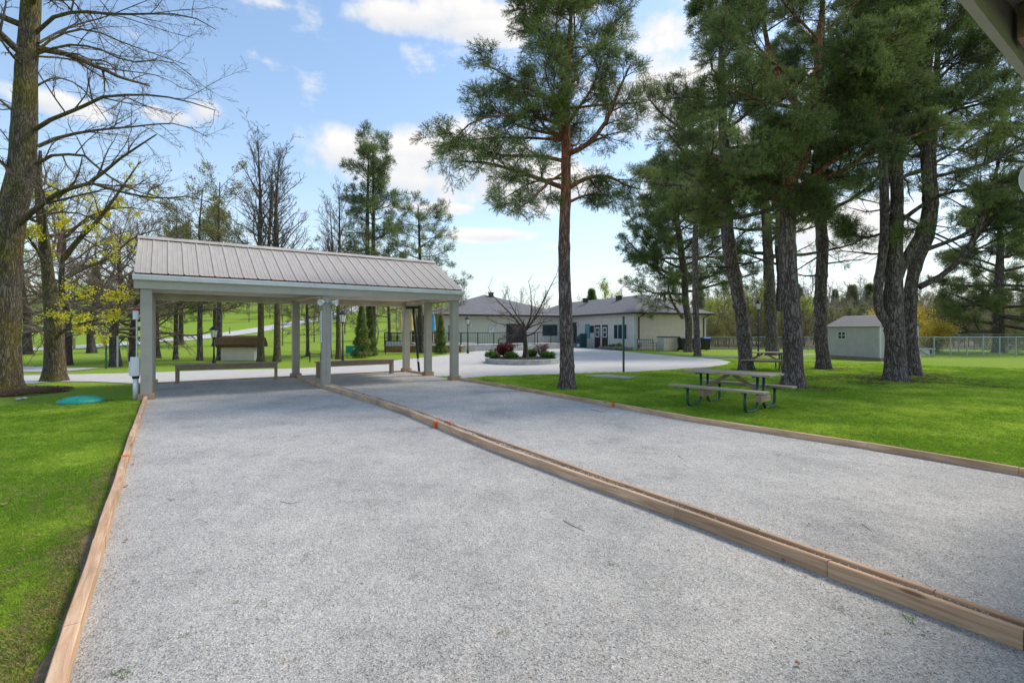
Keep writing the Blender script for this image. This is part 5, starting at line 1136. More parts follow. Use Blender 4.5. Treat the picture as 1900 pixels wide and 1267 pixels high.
bm0 = at(0, 728); Ym = bm0.y
tr = px_path([(0, 730), (3, 640), (6, 560), (12, 480), (23, 390), (39, 320), (45, 227), (50, 114), (58, 0), (64, -110), (68, -240)], Ym, bm0)
hl = [([(68, 60), (100, 32, -.2), (150, 22, -.6), (215, 27, -1.), (280, 26, -1.3), (350, 30, -1.6), (400, 55, -1.9)], .07, .012), ([(72, 92), (110, 65, .3), (165, 55, .6), (230, 80, 1), (300, 105, 1.3), (345, 120, 1.5)], .05, .01),
      ([(70, 100), (125, 84, -.4), (180, 90, -.8), (240, 115, -1.2), (310, 112, -1.6), (355, 140, -1.9)], .05, .01), ([(68, 105), (130, 110, .5), (200, 128, 1.), (290, 140, 1.5), (340, 165, 1.9)], .04, .01),
      ([(66, 240), (95, 222, -.3), (150, 200, -.8), (180, 182, -1.), (260, 176, -1.4), (330, 184, -1.8), (400, 205, -2.1)], .08, .012), ([(70, 272), (110, 255, .3), (170, 243, .7), (240, 236, 1.1), (330, 230, 1.6), (385, 255, 2.)], .07, .012),
      ([(66, 305), (100, 288, -.2), (160, 290, -.6), (180, 310, -.9), (230, 345, -1.3), (290, 365, -1.6), (340, 372, -1.8)], .06, .01), ([(36, 415), (70, 385, -.3), (115, 355, -.7), (170, 338, -1.1), (215, 300, -1.4), (290, 250, -1.8)], .11, .02),
      ([(170, 340, -1.1), (220, 355, -1.4), (290, 368, -1.8), (350, 365, -2.), (400, 380, -2.2)], .05, .01), ([(60, 165), (100, 145, .4), (140, 155, .9), (170, 185, 1.3), (210, 240, 1.7)], .04, .01),
      ([(72, 80), (130, 50, 1), (200, 30, 1.8), (300, -10, 2.4)], .05, .01), ([(50, 130), (20, 100, -.5), (-20, 40, -1)], .06, .02), ([(40, 220), (5, 190, .6), (-40, 150, 1.2)], .06, .02), ([(30, 330), (-10, 290, -.5), (-60, 260, -1)], .07, .02),
      ([(30, 415), (95, 395, .6), (160, 400, 1.2), (220, 440, 1.6), (255, 480, 1.8)], .05, .01)]
e, n = bare('maple_tree', 'big moss-streaked bare maple at the left edge with long arching branches', bm0, tr, [.41, .37, .33, .305, .285, .265, .235, .205, .195, .14, .08], 5, [(px_path(a, Ym, bm0), r0 * .68, r1 * .7) for a, r0, r1 in hl], 12, .62, .98,
            lambda u: 3.6 * (1 - .4 * u), (5, 50), (10, 8, 5), up=(.03, .0, -.01), ratio=(.42, .52, .5), k=34, amp=.06, leaf='springdull', leafK=2, leafP=.10, lsz=.03, lsp=.02, rm=(.007, .004, .0028), pend=(.12, .06, 0)); NT += n
bm1 = at(101, 706.5); Yn = bm1.y
tr = px_path([(101, 707), (101, 640), (100, 590), (94, 550), (88, 500), (80, 430), (72, 360), (75, 280)], Yn, bm1)
ex = [(px_path([(106, 600), (110, 550), (116, 490), (122, 430), (126, 360), (118, 290), (112, 240)], Yn, bm1), [.15, .15, .14, .12, .10, .06, .03])]
hl = [([(118, 480), (150, 440, -.4), (185, 405, -.8), (225, 350, -1.2), (260, 300, -1.4)], .09, .015), ([(118, 520), (150, 500, .4), (200, 480, .8), (250, 440, 1.2), (300, 425, 1.4)], .07, .012), ([(112, 618), (130, 608, -.3), (160, 598, -.8), (200, 590, -1.2)], .06, .01),
      ([(90, 500), (60, 450, -.5), (30, 420, -1)], .06, .015), ([(122, 440), (170, 400, .5), (230, 385, 1.), (290, 395, 1.4)], .05, .01), ([(116, 560), (160, 545, -1.), (210, 550, -1.6)], .04, .01)]
e, n = bare('maple_tree', 'mossy-trunked maple with yellow blossoms just left of the shelter', bm1, tr, [.27, .25, .24, .17, .15, .12, .09, .04], 6, [(px_path(a, Yn, bm1), r0, r1) for a, r0, r1 in hl], 10, .5, .98, lambda u: 2.6 * (1 - .3 * u), (10, 50), (7, 6, 4),
            up=(.04, .02, .02), ratio=(.42, .5, .5), leaf='blossom', leafK=16, leafP=.5, lsz=.05, lsp=.06, leafz=6.4); NT += n

# prototypes for the middle distance
def simple_trunk(h, lean=0, wob=.15, seed=0):
    r_ = random.Random(seed); return [Vector((lean * t + r_.uniform(-wob, wob) * t * (1 - t) * 3, r_.uniform(-wob, wob) * t, h * t)) for t in (0, .25, .5, .75, 1)]
p_tall, n = bare('bare_tree', 'tall bare fine-branched tree with mossy trunk behind the left bench, left of two', at(484, 671), simple_trunk(11.4, -.1, .1, 1), [.17, .14, .11, .07, .02], 201, (), 34, .32, .99, lambda u: 3.0 * (1 - .5 * u), (35, 65), (7, 6, 4), up=(.05, .06, .05), ratio=(.45, .45, .5), k=16, parts=False, extra=[([Vector((0, 0, 3)), Vector((.35, .1, 6)), Vector((.6, 0, 10))], [.1, .07, .02])], rm=(.009, .006, .0045)); NT += n
c = copy_tree(p_tall); c.location = at(514, 671); c.rotation_euler = (0, 0, 2.1); c.scale = (1, 1, .93); c['label'] = 'tall bare fine-branched tree with dark trunk behind the left bench, right of two'
c = copy_tree(p_tall); c.location = at(628, 666); c.rotation_euler = (0, 0, 4.0); c.scale = (.85, .85, .83); c['label'] = 'medium bare tree whose fan of twigs rises over the middle of the roof'
c = copy_tree(p_tall); c.location = at(611, 664); c.rotation_euler = (0, 0, 5.0); c.scale = (.8, .8, .62); c['label'] = 'mossy bare tree close behind the lamp post seen under the roof'
p_spread, n = bare('bare_tree', 'dark bare tree with low spreading boughs left of the shelter post', at(215, 680), simple_trunk(6.2, .2, .2, 2), [.21, .16, .12, .08, .02], 202, (), 28, .2, .98, lambda u: 3.9 * (1 - .4 * u), (0, 55), (8, 7, 4), up=(.03, .02, .0), ratio=(.45, .5, .5), k=14, parts=False, bark='barkgrey', twig='twigbrown', rm=(.009, .006, .0045)); NT += n
for (px, py, s, sz, rz_, lb) in ((248, 673, .95, 1.0, 1.2, 'dark bare tree leaning beside the electrical box, behind its twin'), (122, 677, 1.0, 1.25, 2.9, 'grey bare tree behind the flagpole base'), (49, 657, 1.3, 1.5, 4.4, 'dark tree standing on the far verge behind the big maple'),
                                 (170, 655, 1.2, 1.3, .5, 'brown twiggy tree by the hill road above the footpath'), (290, 664, 1.0, 1.1, 5.1, 'twiggy tree just right of the left shelter post')):
    c = copy_tree(p_spread); c.location = at(px, py); c.rotation_euler = (0, 0, rz_); c.scale = (s, s, sz); c['label'] = lb
p_stem, n = bare('bare_tree', 'straight grey-trunked tree second from the left post, beyond the left bench', at(326, 667), simple_trunk(8.5, .1, .1, 3), [.12, .105, .085, .05, .02], 203, (), 24, .28, .98, lambda u: 2.6 * (1 - .4 * u), (0, 45), (7, 6, 4), up=(.02, .02, .01), ratio=(.45, .5, .5), k=14, parts=False, bark='barkpine', twig='twigbrown', leaf='springdull', leafK=5, leafP=.4, lsz=.06, lsp=.09, rm=(.009, .006, .0045)); NT += n
for (px, py, s, sz, rz_, lb) in ((371, 668, 1.15, 1.1, 1.4, 'straight grey-trunked tree left of the lantern behind the left bench'), (408, 668, 1.2, 1.15, 2.6, 'thick grey-trunked tree just right of the lantern behind the left bench'), (571, 661, .9, .8, 3.3, 'small tree on the slope right of the rear middle post'),
                                 (722, 650, 1.2, 1.1, 4.2, 'olive twiggy tree behind the deck railing corner'), (795, 649, 1.1, 1.0, .4, 'twiggy tree behind the deck and the rear post')):
    c = copy_tree(p_stem); c.location = at(px, py); c.rotation_euler = (0, 0, rz_); c.scale = (s, s, sz); c['label'] = lb
# planter tree
bp_ = at(973, 672.5); bp_.z = .2
hl = [([(975, 615), (955, 590, .2), (935, 570, .4), (912, 545, .6), (905, 530, .8)], .06, .01), ([(975, 612), (985, 585, -.2), (985, 545, -.4), (980, 520, -.4)], .05, .01), ([(977, 612), (995, 585, .3), (1012, 550, .6), (1030, 515, .8), (1036, 500, .9)], .06, .01),
      ([(974, 618), (950, 605, -.3), (925, 600, -.6), (900, 590, -.8)], .04, .008), ([(974, 605), (950, 570, -.6), (940, 540, -1)], .045, .008), ([(978, 610), (1000, 600, -.5), (1025, 595, -1)], .035, .008), ([(975, 612), (985, 590, 1), (1000, 570, 1.6)], .04, .01)]
tr = px_path([(975, 664), (975, 640), (974, 622), (974, 606)], bp_.y, bp_)
e, n = bare('ornamental_tree', 'small bare ornamental tree growing in the round concrete planter', bp_, tr, [.13, .11, .10, .08], 7, [(px_path(a, bp_.y, bp_), r0, r1) for a, r0, r1 in hl], 5, .6, .98, lambda u: 1.6, (0, 40), (7, 6, 4), up=(.02, .0, .0), ratio=(.4, .5, .5), bark='barkgrey', twig='twigbrown',
            k=16, rm=(.008, .005, .004)); NT += n

# ---- planter, shrubs --------------------------------------------
pc = at(969, 673); pc.z = 0
e = empty('round_planter', 'round low concrete planter ring in the middle of the driveway', 'planter', pc)
prof = [(1.72, 0), (1.86, 0), (1.86, .235), (1.83, .25), (1.75, .25), (1.72, .235)]
for k_ in range(16):
    a0, a1 = k_ * math.pi / 8 + .004, (k_ + 1) * math.pi / 8 - .004; q = len(prof); vs = [(r_ * math.cos(a), r_ * math.sin(a), z) for a in np.linspace(a0, a1, 4) for r_, z in prof]
    MB().add(vs, [(i * q + j, (i + 1) * q + j, (i + 1) * q + (j + 1) % q, i * q + (j + 1) % q) for i in range(3) for j in range(q)] + [tuple(range(q))[::-1], tuple(3 * q + j for j in range(q))]).obj('block', M['concrete'], e)
MB().lathe([(1.72, .2), (1.2, .235), (.5, .26), (0, .27)], 24).obj('soil', M['dirt'], e, True)['kind'] = 'stuff'
def shrub(label, base, h, r, seed, leaf, K=3, n0=26, cat_='shrub', twig='twigbrown', lsz=.035, name='shrub', lsp=.05, P2=6, up=.05):
    rg = np.random.default_rng(seed); E_ = empty(name, label, cat_, base)
    out = []
    for i in range(n0):
        a = rg.random() * 6.28; t = rg.random() ** .6 * r; d = unit(np.array([math.cos(a) * t, math.sin(a) * t, h * (.8 + .3 * rg.random())])); q = [np.array([math.cos(a) * .06, math.sin(a) * .06, -.02])]
        for s in range(6): d = unit(d + rg.normal(size=3) * .12); q.append(q[-1] + d * h * (.75 + .35 * rg.random()) / 6)
        out.append(q)
    LP_ = np.array(out); LR_ = np.linspace(.012, .004, 7)[None].repeat(n0, 0)
    Q, Rr = grow(rg, LP_, LR_, P2, .2, 1, .4, (25, 55), up, 4, .15, .6, .004); Q2, R2 = grow(rg, Q, Rr, 4, .2, 1, .5, (25, 60), up, 3, .15, .6, .003)
    Vb, Fb, _ = cat([tubes(LP_, LR_, 4), tubes(Q, Rr, 3), tubes(Q2, R2, 3)], 4); o = link('stems', np_mesh('stems', Vb, Fb, M[twig]), E_); o['kind'] = 'stuff'
    if leaf:
        pos, _ = tip_samples(Q2, rg, 2, .3); Vl, Fl, tl = leaves(rg, pos, K, lsp, lsz); o = link('leaves', np_mesh('leaves', Vl, Fl, M[leaf], tint=tl), E_); o['kind'] = 'stuff'
    return E_
shrub('dark red barberry bush on the left of the round planter', at(937, 670) + Vector((0, 0, .22)), .75, .55, 301, 'barberry', 4, 26, lsz=.045)
shrub('pinkish bare barberry bush on the right of the round planter', at(1006, 670) + Vector((0, 0, .22)), .75, .6, 302, 'barberry', 1, 30, twig='twigpale', lsz=.035)
for i, (px, py, s, lb) in enumerate(((912, 671, .3, 'low green clump at the left rim of the planter'), (950, 673, .28, 'small yellow-green clump below the red bush'), (985, 669, .36, 'bright green tuft right of the planter tree'), (1018, 672, .30, 'green tuft at the right rim of the planter'))):
    shrub(lb, at(px, py) + Vector((0, 0, .22)), s, .35, 310 + i, 'greenleaf', 5, 16, 'plant', 'twigbrown', .06, 'garden_plant')
shrub('yellow forsythia bush in bloom behind the fence right of the pines', Vector((25.4 + 1.6, 31.5 + 3, 0)), 3.4, 1.9, 320, 'forsythia', 3, 60, lsz=.09, lsp=.12, twig='twigbrown')
shrub('smaller yellow bush right of the blooming forsythia', Vector((30.8, 36.5, 0)), 2.4, 1.5, 321, 'forsythia', 3, 40, lsz=.09, lsp=.12)
def cypress(label, base, h, r, seed):
    rg = np.random.default_rng(seed); E_ = empty('cypress', label, 'cypress', base); n = 2600
    z = rg.random(n) ** 1.2 * h; rad = r * (1 - z / h) ** .75 * (.5 + .6 * rg.random(n)) * (1 + .18 * np.sin(z * 9)); a = rg.random(n) * 6.28
    pos = np.stack([rad * np.cos(a), rad * np.sin(a), z + .05], 1); dr = np.stack([np.cos(a), np.sin(a), np.full(n, .9)], 1)
    Vn, Fn, tn = needles(rg, pos, unit(dr), 6, .14, .014, .5); o = link('foliage', np_mesh('foliage', Vn, Fn, M['needle'], tint=tn), E_); o['kind'] = 'stuff'
    MB().tube([(0, 0, -.02), (0, 0, h * .9)], [.06, .01], 8).obj('trunk', M['barkgrey'], E_)
cypress('narrow cypress right of the lamp post, left one of two under the roof', at(671, 663.5), 3.1, .5, 401)
cypress('narrow cypress beside the twin pine trunks, right one of two under the roof', at(686, 660), 3.4, .46, 402)
cypress('slim cypress in front of the deck beside the white sign', at(818, 656), 2.7, .42, 403)
# stone edging bed by the club
for i in range(34):
    t = i / 33; p = at(1112 + 60 * t, 647.5 + 3.2 * t + (random.random() - .5) * 1.0); s = random.uniform(.10, .17)
    mb = MB().lathe([(0, 0), (s, .02), (s * 1.1, s * .6), (s * .7, s * 1.1), (0, s * 1.2)], 7); mb.v = [(v[0] * random.uniform(.8, 1.2), v[1] * random.uniform(.8, 1.2), v[2]) for v in mb.v]
    if i == 0: SE = empty('stone_border', 'row of reddish field stones edging the bed below the club windows', 'stone border', p)
    mb.obj('stone', M['stone'], SE, loc=p - SE.location + Vector((0, 0, .13 * (i % 2))))
for i, (px, s) in enumerate(((1128, .3), (1140, .4), (1152, .55), (1160, .3))): shrub(['low plant nearest the club doors in the stone-edged bed', 'second low plant in the stone-edged bed', 'yellow-green plant under the club window', 'low plant by the green post in the stone-edged bed'][i], at(px, 646.6 + i * .4), s, .4, 330 + i, 'spring' if i == 2 else 'greenleaf', 5, 14, 'plant', 'twigbrown', .07, 'garden_plant')

# ---- far woods, one mesh per prototype, many copies --------------
def far_proto(name, seed, h, nl, per, ratio, elev, twig, leaf=None, leafP=1, lsz=.2, lsp=.25, K=4, lf=lambda u: 3 * (1 - .5 * u), t0=.15, rm=(.02, .014, .01), up=(.05, .04, .03), r0=.12):
    rg = np.random.default_rng(seed); P = resample(simple_trunk(h, rg.normal() * .4, .4, seed), 24); rr = np.linspace(r0, .03, 24)
    LP_, LR_ = auto_limbs(rg, P, rr, nl, t0, .98, lf, elev, 7, .13, up[0], .45, rg.random() * 6); w = [tubes(P[None], rr[None], 7), tubes(LP_, LR_, 4)]; Q, Rr = LP_, LR_
    for li, pr in enumerate(per): Q, Rr = grow(rg, Q, Rr, pr, .1, 1, ratio, (25, 60), up[min(2, li)], 4 if li == 0 else 3, .14, .6, rm[li]); w.append(tubes(Q, Rr, 3))
    Vb, Fb, _ = cat(w, 4); mi = np.zeros(len(Fb), int); tt = np.zeros(len(Fb))
    if leaf:
        pos, _ = tip_samples(Q, rg, 1, .5); pos = pos[rg.random(len(pos)) < leafP]; Vl, Fl, tl = leaves(rg, pos, K, lsp, lsz)
        Fb = np.concatenate([Fb, Fl + len(Vb)]); Vb = np.concatenate([Vb, Vl]); mi = np.concatenate([mi, np.ones(len(Fl), int)]); tt = np.concatenate([tt, tl])
    return np_mesh(name, Vb, Fb, [M[twig], M[leaf] if leaf else M[twig]], tint=tt, midx=mi)
FP = dict(
    grey=[far_proto('bare_tree', 501, 9, 22, (8, 7), .5, (20, 65), 'twigpale'), far_proto('bare_tree', 502, 10, 22, (8, 7), .5, (30, 70), 'twigpale'), far_proto('bare_tree', 503, 8, 20, (8, 7), .5, (10, 55), 'twigpale')],
    brown=[far_proto('bare_tree', 504, 8, 24, (9, 8), .5, (5, 60), 'twigbrown'), far_proto('bare_tree', 505, 9, 24, (9, 8), .5, (15, 60), 'twigbrown')],
    olive=[far_proto('spring_tree', 506, 7, 22, (8, 7), .5, (5, 60), 'twigbrown', 'springdull', .8, .10, .18, 4), far_proto('spring_tree', 507, 8, 22, (8, 7), .5, (5, 60), 'twigpale', 'springdull', .6, .10, .18, 4)],
    spring=[far_proto('spring_tree', 508, 6, 18, (7, 6), .5, (0, 60), 'twigbrown', 'spring', 1, .12, .22, 6), far_proto('spring_tree', 509, 7, 20, (7, 6), .5, (0, 60), 'twigbrown', 'spring', .8, .11, .22, 5)])
def far_ever(seed, h, r):
    rg = np.random.default_rng(seed); n = 3000; z = (rg.random(n) ** .9) * h * .95 + .3; rad = r * (1 - z / (h + .3)) * (.35 + .7 * rg.random(n) ** .5) * (1 + .25 * np.sin(z * 5)); a = rg.random(n) * 6.28
    pos = np.stack([rad * np.cos(a), rad * np.sin(a), z], 1); Vn, Fn, tn = needles(rg, pos, unit(np.stack([np.cos(a), np.sin(a), np.full(n, .2)], 1)), 5, .55, .05, .5)
    P = np.array([[0, 0, 0], [0, 0, h * .5], [0, 0, h]], float)[None]; Vb, Fb = tubes(P, np.array([[.15, .1, .02]]), 6)
    return np_mesh('evergreen_tree', np.concatenate([Vb, Vn]), np.concatenate([Fb, quadify(Fn) + len(Vb)]), [M['barkgrey'], M['needleblue']], tint=np.concatenate([np.zeros(len(Fb)), tn]), midx=np.concatenate([np.zeros(len(Fb), int), np.ones(len(Fn), int)]))
FP['ever'] = [far_ever(510, 9, 2.0), far_ever(511, 8, 1.7)]
frng = random.Random(99)
def far(kind, px, Y, s, sz, label, cat_, group, name=None):
    me = frng.choice(FP[kind]); x = (px - 950) / F * Y; o = link(name or me.name.split('.')[0], me, None, (x, Y, float(terrain(x, Y)) - .05), frng.random() * 6.28); o.scale = (s, s, sz); tag(o, label, cat_, group)
def scatter(kinds, n, px0, px1, Ya, Yb_, s0, s1, label, group, avoid=None):
    for i in range(n):
        px = px0 + (px1 - px0) * (i + frng.random()) / n; Y = Ya + (Yb_ - Ya) * frng.random(); s = frng.uniform(s0, s1)
        k_ = frng.choice(kinds); far(k_, px, Y, s * frng.uniform(.9, 1.2), s, label[k_], 'tree', group[k_])
LBL = dict(grey='pale grey bare tree in the distant wood beyond the fence', brown='brown bare tree in the wood on the hillside behind the shelter', olive='olive twiggy tree coming into leaf in the wood behind', spring='bright yellow-green tree coming into leaf behind the fence', ever='dark evergreen in the distant wood beyond the fence')
LBR = dict(LBL); LBR['brown'] = 'brown bare tree behind the chain link fence on the right'; LBR['olive'] = 'olive twiggy tree behind the chain link fence on the right'
LBL['grey'] = 'pale grey bare tree in the wood on the hillside behind the shelter'; LBL['ever'] = 'dark evergreen in the wood on the hillside behind the shelter'; LBL['spring'] = 'yellow-green tree in the wood on the hillside behind the shelter'
GL = {k: 'hillside wood, ' + k + ' trees' for k in LBL}; GR = {k: 'wood beyond the fence, ' + k + ' trees' for k in LBR}
scatter(['olive', 'brown', 'brown', 'olive'], 6, 500, 860, 46, 58, .5, .75, LBL, GL)
scatter(['brown', 'olive', 'brown', 'grey'], 8, 560, 860, 62, 76, .6, .85, LBL, GL)
scatter(['brown', 'olive', 'olive', 'grey', 'brown', 'spring', 'olive'], 42, 20, 860, 84, 112, .7, 1.0, LBL, GL)
scatter(['grey', 'brown', 'ever'], 34, -250, 880, 105, 150, .8, 1.1, LBL, GL)
scatter(['brown', 'olive'], 6, -200, 60, 48, 60, .8, 1.2, LBL, GL)
scatter(['spring', 'spring', 'olive'], 24, 1312, 1500, 50, 62, .6, .8, LBR, GR)
scatter(['olive', 'brown', 'olive', 'spring'], 44, 1400, 1990, 48, 66, .45, .66, LBR, GR)
scatter(['brown', 'olive'], 56, 1310, 2050, 45, 52, .3, .52, LBR, GR)
scatter(['grey', 'olive', 'grey', 'brown'], 60, 1290, 2050, 70, 95, .7, .95, LBR, GR)
scatter(['grey', 'grey', 'grey', 'grey', 'ever'], 110, 1180, 2150, 105, 170, 1.0, 1.45, LBR, GR)
for px, Y, k_, s, lb in ((1122, 75, 'spring', 1.15, 'yellow-green tree above the ridge of the club roof'), (1098, 72, 'ever', .95, 'dark evergreen left of the yellow-green tree above the club roof'), (1080, 75, 'grey', .8, 'pale bare tree just right of the lone pine above the club roof'),
                         (1150, 80, 'grey', .85, 'pale bare tree right of the yellow-green tree above the club roof'), (965, 85, 'grey', .9, 'pale bare tree over the middle of the club left wing'), (1010, 85, 'brown', .85, 'brown bare tree over the club left wing beside the lone pine'),
                         (940, 90, 'grey', .9, 'pale bare tree by the peak of the club left roof'), (885, 70, 'ever', .62, 'small evergreen left of the club roof peak'), (868, 75, 'brown', .7, 'brown bare tree at the left end of the club roof'), (1190, 78, 'olive', .9, 'olive tree behind the right club roof peak'), (1240, 75, 'spring', .9, 'yellow-green tree behind the club roof near the two pines'),
                         (1600, 62, 'ever', .55, 'dark evergreen bush behind the shed roof')):
    far(k_, px, Y, s, s, lb, 'tree', None)

# ------------------------------------------------------------------ ground cover
def inpoly(x, y, poly):
    x = np.asarray(x); y = np.asarray(y); c = np.zeros(x.shape, bool); n = len(poly)
    for i in range(n):
        x0, y0, x1, y1 = poly[i][0], poly[i][1], poly[(i + 1) % n][0], poly[(i + 1) % n][1]
        if y0 == y1: continue
        c ^= ((y0 > y) != (y1 > y)) & (x < (x1 - x0) * (y - y0) / (y1 - y0) + x0)
    return c
def toab(x, y): dx, dy = x - O.x, y - O.y; return dx * V.x + dy * V.y, dx * U.x + dy * U.y
def nz2d(x, y, s, seed=0): return np.array([mnoise.noise((a * s + seed, b_ * s, seed * 1.7)) for a, b_ in zip(x, y)])
rg = np.random.default_rng(77)
def polar(n, r0, r1, a0, a1):
    r = r0 * (r1 / r0) ** rg.random(n); a = np.radians(a0 + (a1 - a0) * rg.random(n)); return r * np.sin(a), r * np.cos(a), r
def lawn_ok(x, y):
    a, b_ = toab(x, y); ok = ~((a > -.06) & (a < 8.19) & (b_ < 4.08)); dp = [(p.x, p.y) for p in DRV]; ok &= ~inpoly(x, y, dp)
    for pl in (SIDE, PATHR, SLAB): ok &= ~inpoly(x, y, [(p.x, p.y) for p in pl])
    ok &= np.hypot(x - bm0.x, y - bm0.y) > .8 + .5 * np.sin(x * 9) ** 2; ok &= np.hypot(x + 9.75, y - 11.2) > .5
    return ok
# path of the left board for the bare soil strip beside it
def soil_w(a): return np.clip(1 - (-a - .05) / .22, 0, 1)
def grass_patch(name, label, n, r0, r1, a0, a1, hgt, wid):
    x, y, r = polar(n, r0, r1, a0, a1); ok = lawn_ok(x, y); a, b_ = toab(x, y)
    ln = (a < 0) & (a > -2.5); nn = nz2d(x[ok], y[ok], 1.1, 5); x, y, r, a, b_ = x[ok], y[ok], r[ok], a[ok], b_[ok]
    n2 = nz2d(x, y, 4.0, 9)
    bare_ = soil_w(a) * ((a < 0) & (a > -2)) * (.75 + 1.1 * n2); keep = rg.random(len(x)) > np.clip(bare_, 0, .97)
    for tb, rr_ in ((b5, 2.6), (b1, 1.3), (b6, 1.5), (b0, .7), (b4, 1.2), (b2, 1.2)):
        dd_ = np.hypot((x - tb.x), (y - tb.y)); keep &= rg.random(len(x)) > np.clip(.85 * (1 - dd_ / rr_) + .3 * (dd_ < rr_) * n2, 0, 1)
    x, y, r, nn, n2, a = x[keep], y[keep], r[keep], nn[keep], n2[keep], a[keep]
    x = x + rg.normal(size=len(x)) * .0; m = len(x); z0 = terrain(x, y) - .02; me = bpy.data.meshes.new(name); me.vertices.add(m); me.vertices.foreach_set('co', np.stack([x, y, z0], 1).astype(np.float32).ravel())
    dry = rg.random(m) < .02 + .35 * np.clip(1 - (-a) / .28, 0, 1) * (a < 0) * (a > -1)
    if dry.sum() > 50:
        md_ = int(dry.sum()); m2 = bpy.data.meshes.new('dry_grass'); m2.vertices.add(md_); m2.vertices.foreach_set('co', np.stack([x[dry], y[dry], z0[dry]], 1).astype(np.float32).ravel())
        q = m2.attributes.new('rot', 'FLOAT_VECTOR', 'POINT'); q.data.foreach_set('vector', np.stack([np.zeros(md_), np.zeros(md_), rg.random(md_) * 6.28], 1).astype(np.float32).ravel())
        q = m2.attributes.new('scl', 'FLOAT', 'POINT'); q.data.foreach_set('value', np.full(md_, .042, np.float32)); q = m2.attributes.new('itint', 'FLOAT', 'POINT'); q.data.foreach_set('value', rg.random(md_).astype(np.float32) * .5)
        m2.materials.append(M['drygrass']); o2 = link('dry_grass', m2); md2 = o2.modifiers.new('blades', 'NODES'); md2.node_group = spray_group('grassdry', M['drygrass']); tag(o2, 'straw-coloured dead grass mixed into the ' + ('left' if a1 < 0 else 'right') + ' lawn', 'grass', None, 'stuff')
    q = me.attributes.new('rot', 'FLOAT_VECTOR', 'POINT'); q.data.foreach_set('vector', np.stack([rg.normal(size=m) * .12, rg.normal(size=m) * .12, rg.random(m) * 6.28], 1).astype(np.float32).ravel())
    q = me.attributes.new('scl', 'FLOAT', 'POINT'); q.data.foreach_set('value', (hgt * (.7 + .5 * rg.random(m)) * (1 + .3 * np.clip(nn, -.5, .8)) * np.clip(r / 5, .8, 3) ** .5).astype(np.float32))
    q = me.attributes.new('itint', 'FLOAT', 'POINT'); q.data.foreach_set('value', np.clip(.22 + nn * .6 + n2 * .35 + rg.normal(size=m) * .14 + (rg.random(m) < .03) * .6, 0, .85).astype(np.float32))
    me.materials.append(M['grass']); o = link(name, me); md = o.modifiers.new('blades', 'NODES'); md.node_group = spray_group('grass', M['grass']); tag(o, label, 'grass', None, 'stuff'); return m
def make_clump(mt):
    r2 = np.random.default_rng(8); n = 22; x = r2.normal(size=n) * .55; y = r2.normal(size=n) * .55; th = r2.random(n) * 6.28; ph = r2.random(n) * 6.28; h = .45 + .6 * r2.random(n); ln = h * (.2 + .8 * r2.random(n)); w = .045 + .03 * r2.random(n); c, sn = np.cos(th) * w, np.sin(th) * w
    Z = np.zeros(n); A = np.stack([x - c, y - sn, Z], 1); Bq = np.stack([x + c, y + sn, Z], 1); C2 = np.stack([x + np.cos(ph) * ln * .35 + c * .8, y + np.sin(ph) * ln * .35 + sn * .8, h * .65], 1); T = np.stack([x + np.cos(ph) * ln, y + np.sin(ph) * ln, h * .95], 1)
    Vt = np.stack([A, Bq, C2, T], 1).reshape(-1, 3); tt = r2.random(n) * .5; tt[:2] = .95
    return bpy.data.objects.new('grass_clump', np_mesh('grass_clump', Vt, np.arange(4 * n).reshape(-1, 4), mt, tint=tt))
g1 = grass_patch('grass', 'bright green mown grass of the lawn left of the gravel court', 270000, 2.0, 15, -76, -34, .030, .0032)
g2 = grass_patch('grass', 'bright green mown grass of the lawn around the pines and picnic tables', 195000, 5.2, 30, -8, 58, .033, .0036)
# loose gravel bits near the camera
def stones(name, label, n, ok, r0, r1, a0, a1, s0, s1, m_, z=.012, parent=None):
    x, y, r = polar(n, r0, r1, a0, a1); k_ = ok(x, y); x, y, r = x[k_], y[k_], r[k_]; n = len(x); s = rg.uniform(s0, s1, n) * np.clip(r / 5, .8, 1.6)
    base = np.array([[1, 0, 0], [0, 1, 0], [-1, 0, 0], [0, -1, 0], [0, 0, .8], [0, 0, -.4]]); v = base[None] * (s[:, None] * rg.uniform(.55, 1.3, (n, 6)))[..., None]; th = rg.random(n) * 6.28; c, sn = np.cos(th)[:, None], np.sin(th)[:, None]
    X = v[..., 0] * c - v[..., 1] * sn; Yy = v[..., 0] * sn + v[..., 1] * c; Vt = np.stack([X + x[:, None], Yy + y[:, None], v[..., 2] + z], -1).reshape(-1, 3)
    f = np.array([[0, 1, 4], [1, 2, 4], [2, 3, 4], [3, 0, 4]]); Fc = (f[None] + (np.arange(n) * 6)[:, None, None]).reshape(-1, 3)
    o = link(name, np_mesh(name, Vt, Fc, m_, tint=np.repeat(rg.random(n), 4)), parent); tag(o, label, 'gravel', None, 'stuff')
def on_court(x, y):
    a, b_ = toab(x, y); return ((a > .06) & (a < 3.9)) | ((a > 4.25) & (a < 8.05))
stones('gravel', 'loose crushed limestone chips scattered over the gravel courts', 75000, lambda x, y: on_court(x, y) & (toab(x, y)[1] < 3.9), 2.0, 11, -46, 46, .0015, .0036, M['stonebit'])
x_, y_, r_ = polar(20000, 2.1, 16, -46, 46); k_ = on_court(x_, y_) & (nz2d(x_, y_, 1.6, 3) > -.05); x_, y_, r_ = x_[k_], y_[k_], r_[k_]; m_ = len(x_); th = rg.random(m_) * 6.28; l_ = .006 + .012 * rg.random(m_) ** 3; w_ = .0008 * np.clip(r_ / 3, 1, 3)
A2 = np.stack([x_, y_, np.full(m_, .015)], 1); B2_ = A2 + np.stack([np.cos(th) * l_, np.sin(th) * l_, rg.random(m_) * .003], 1); S2 = np.stack([-np.sin(th) * w_, np.cos(th) * w_, np.full(m_, .001)], 1)
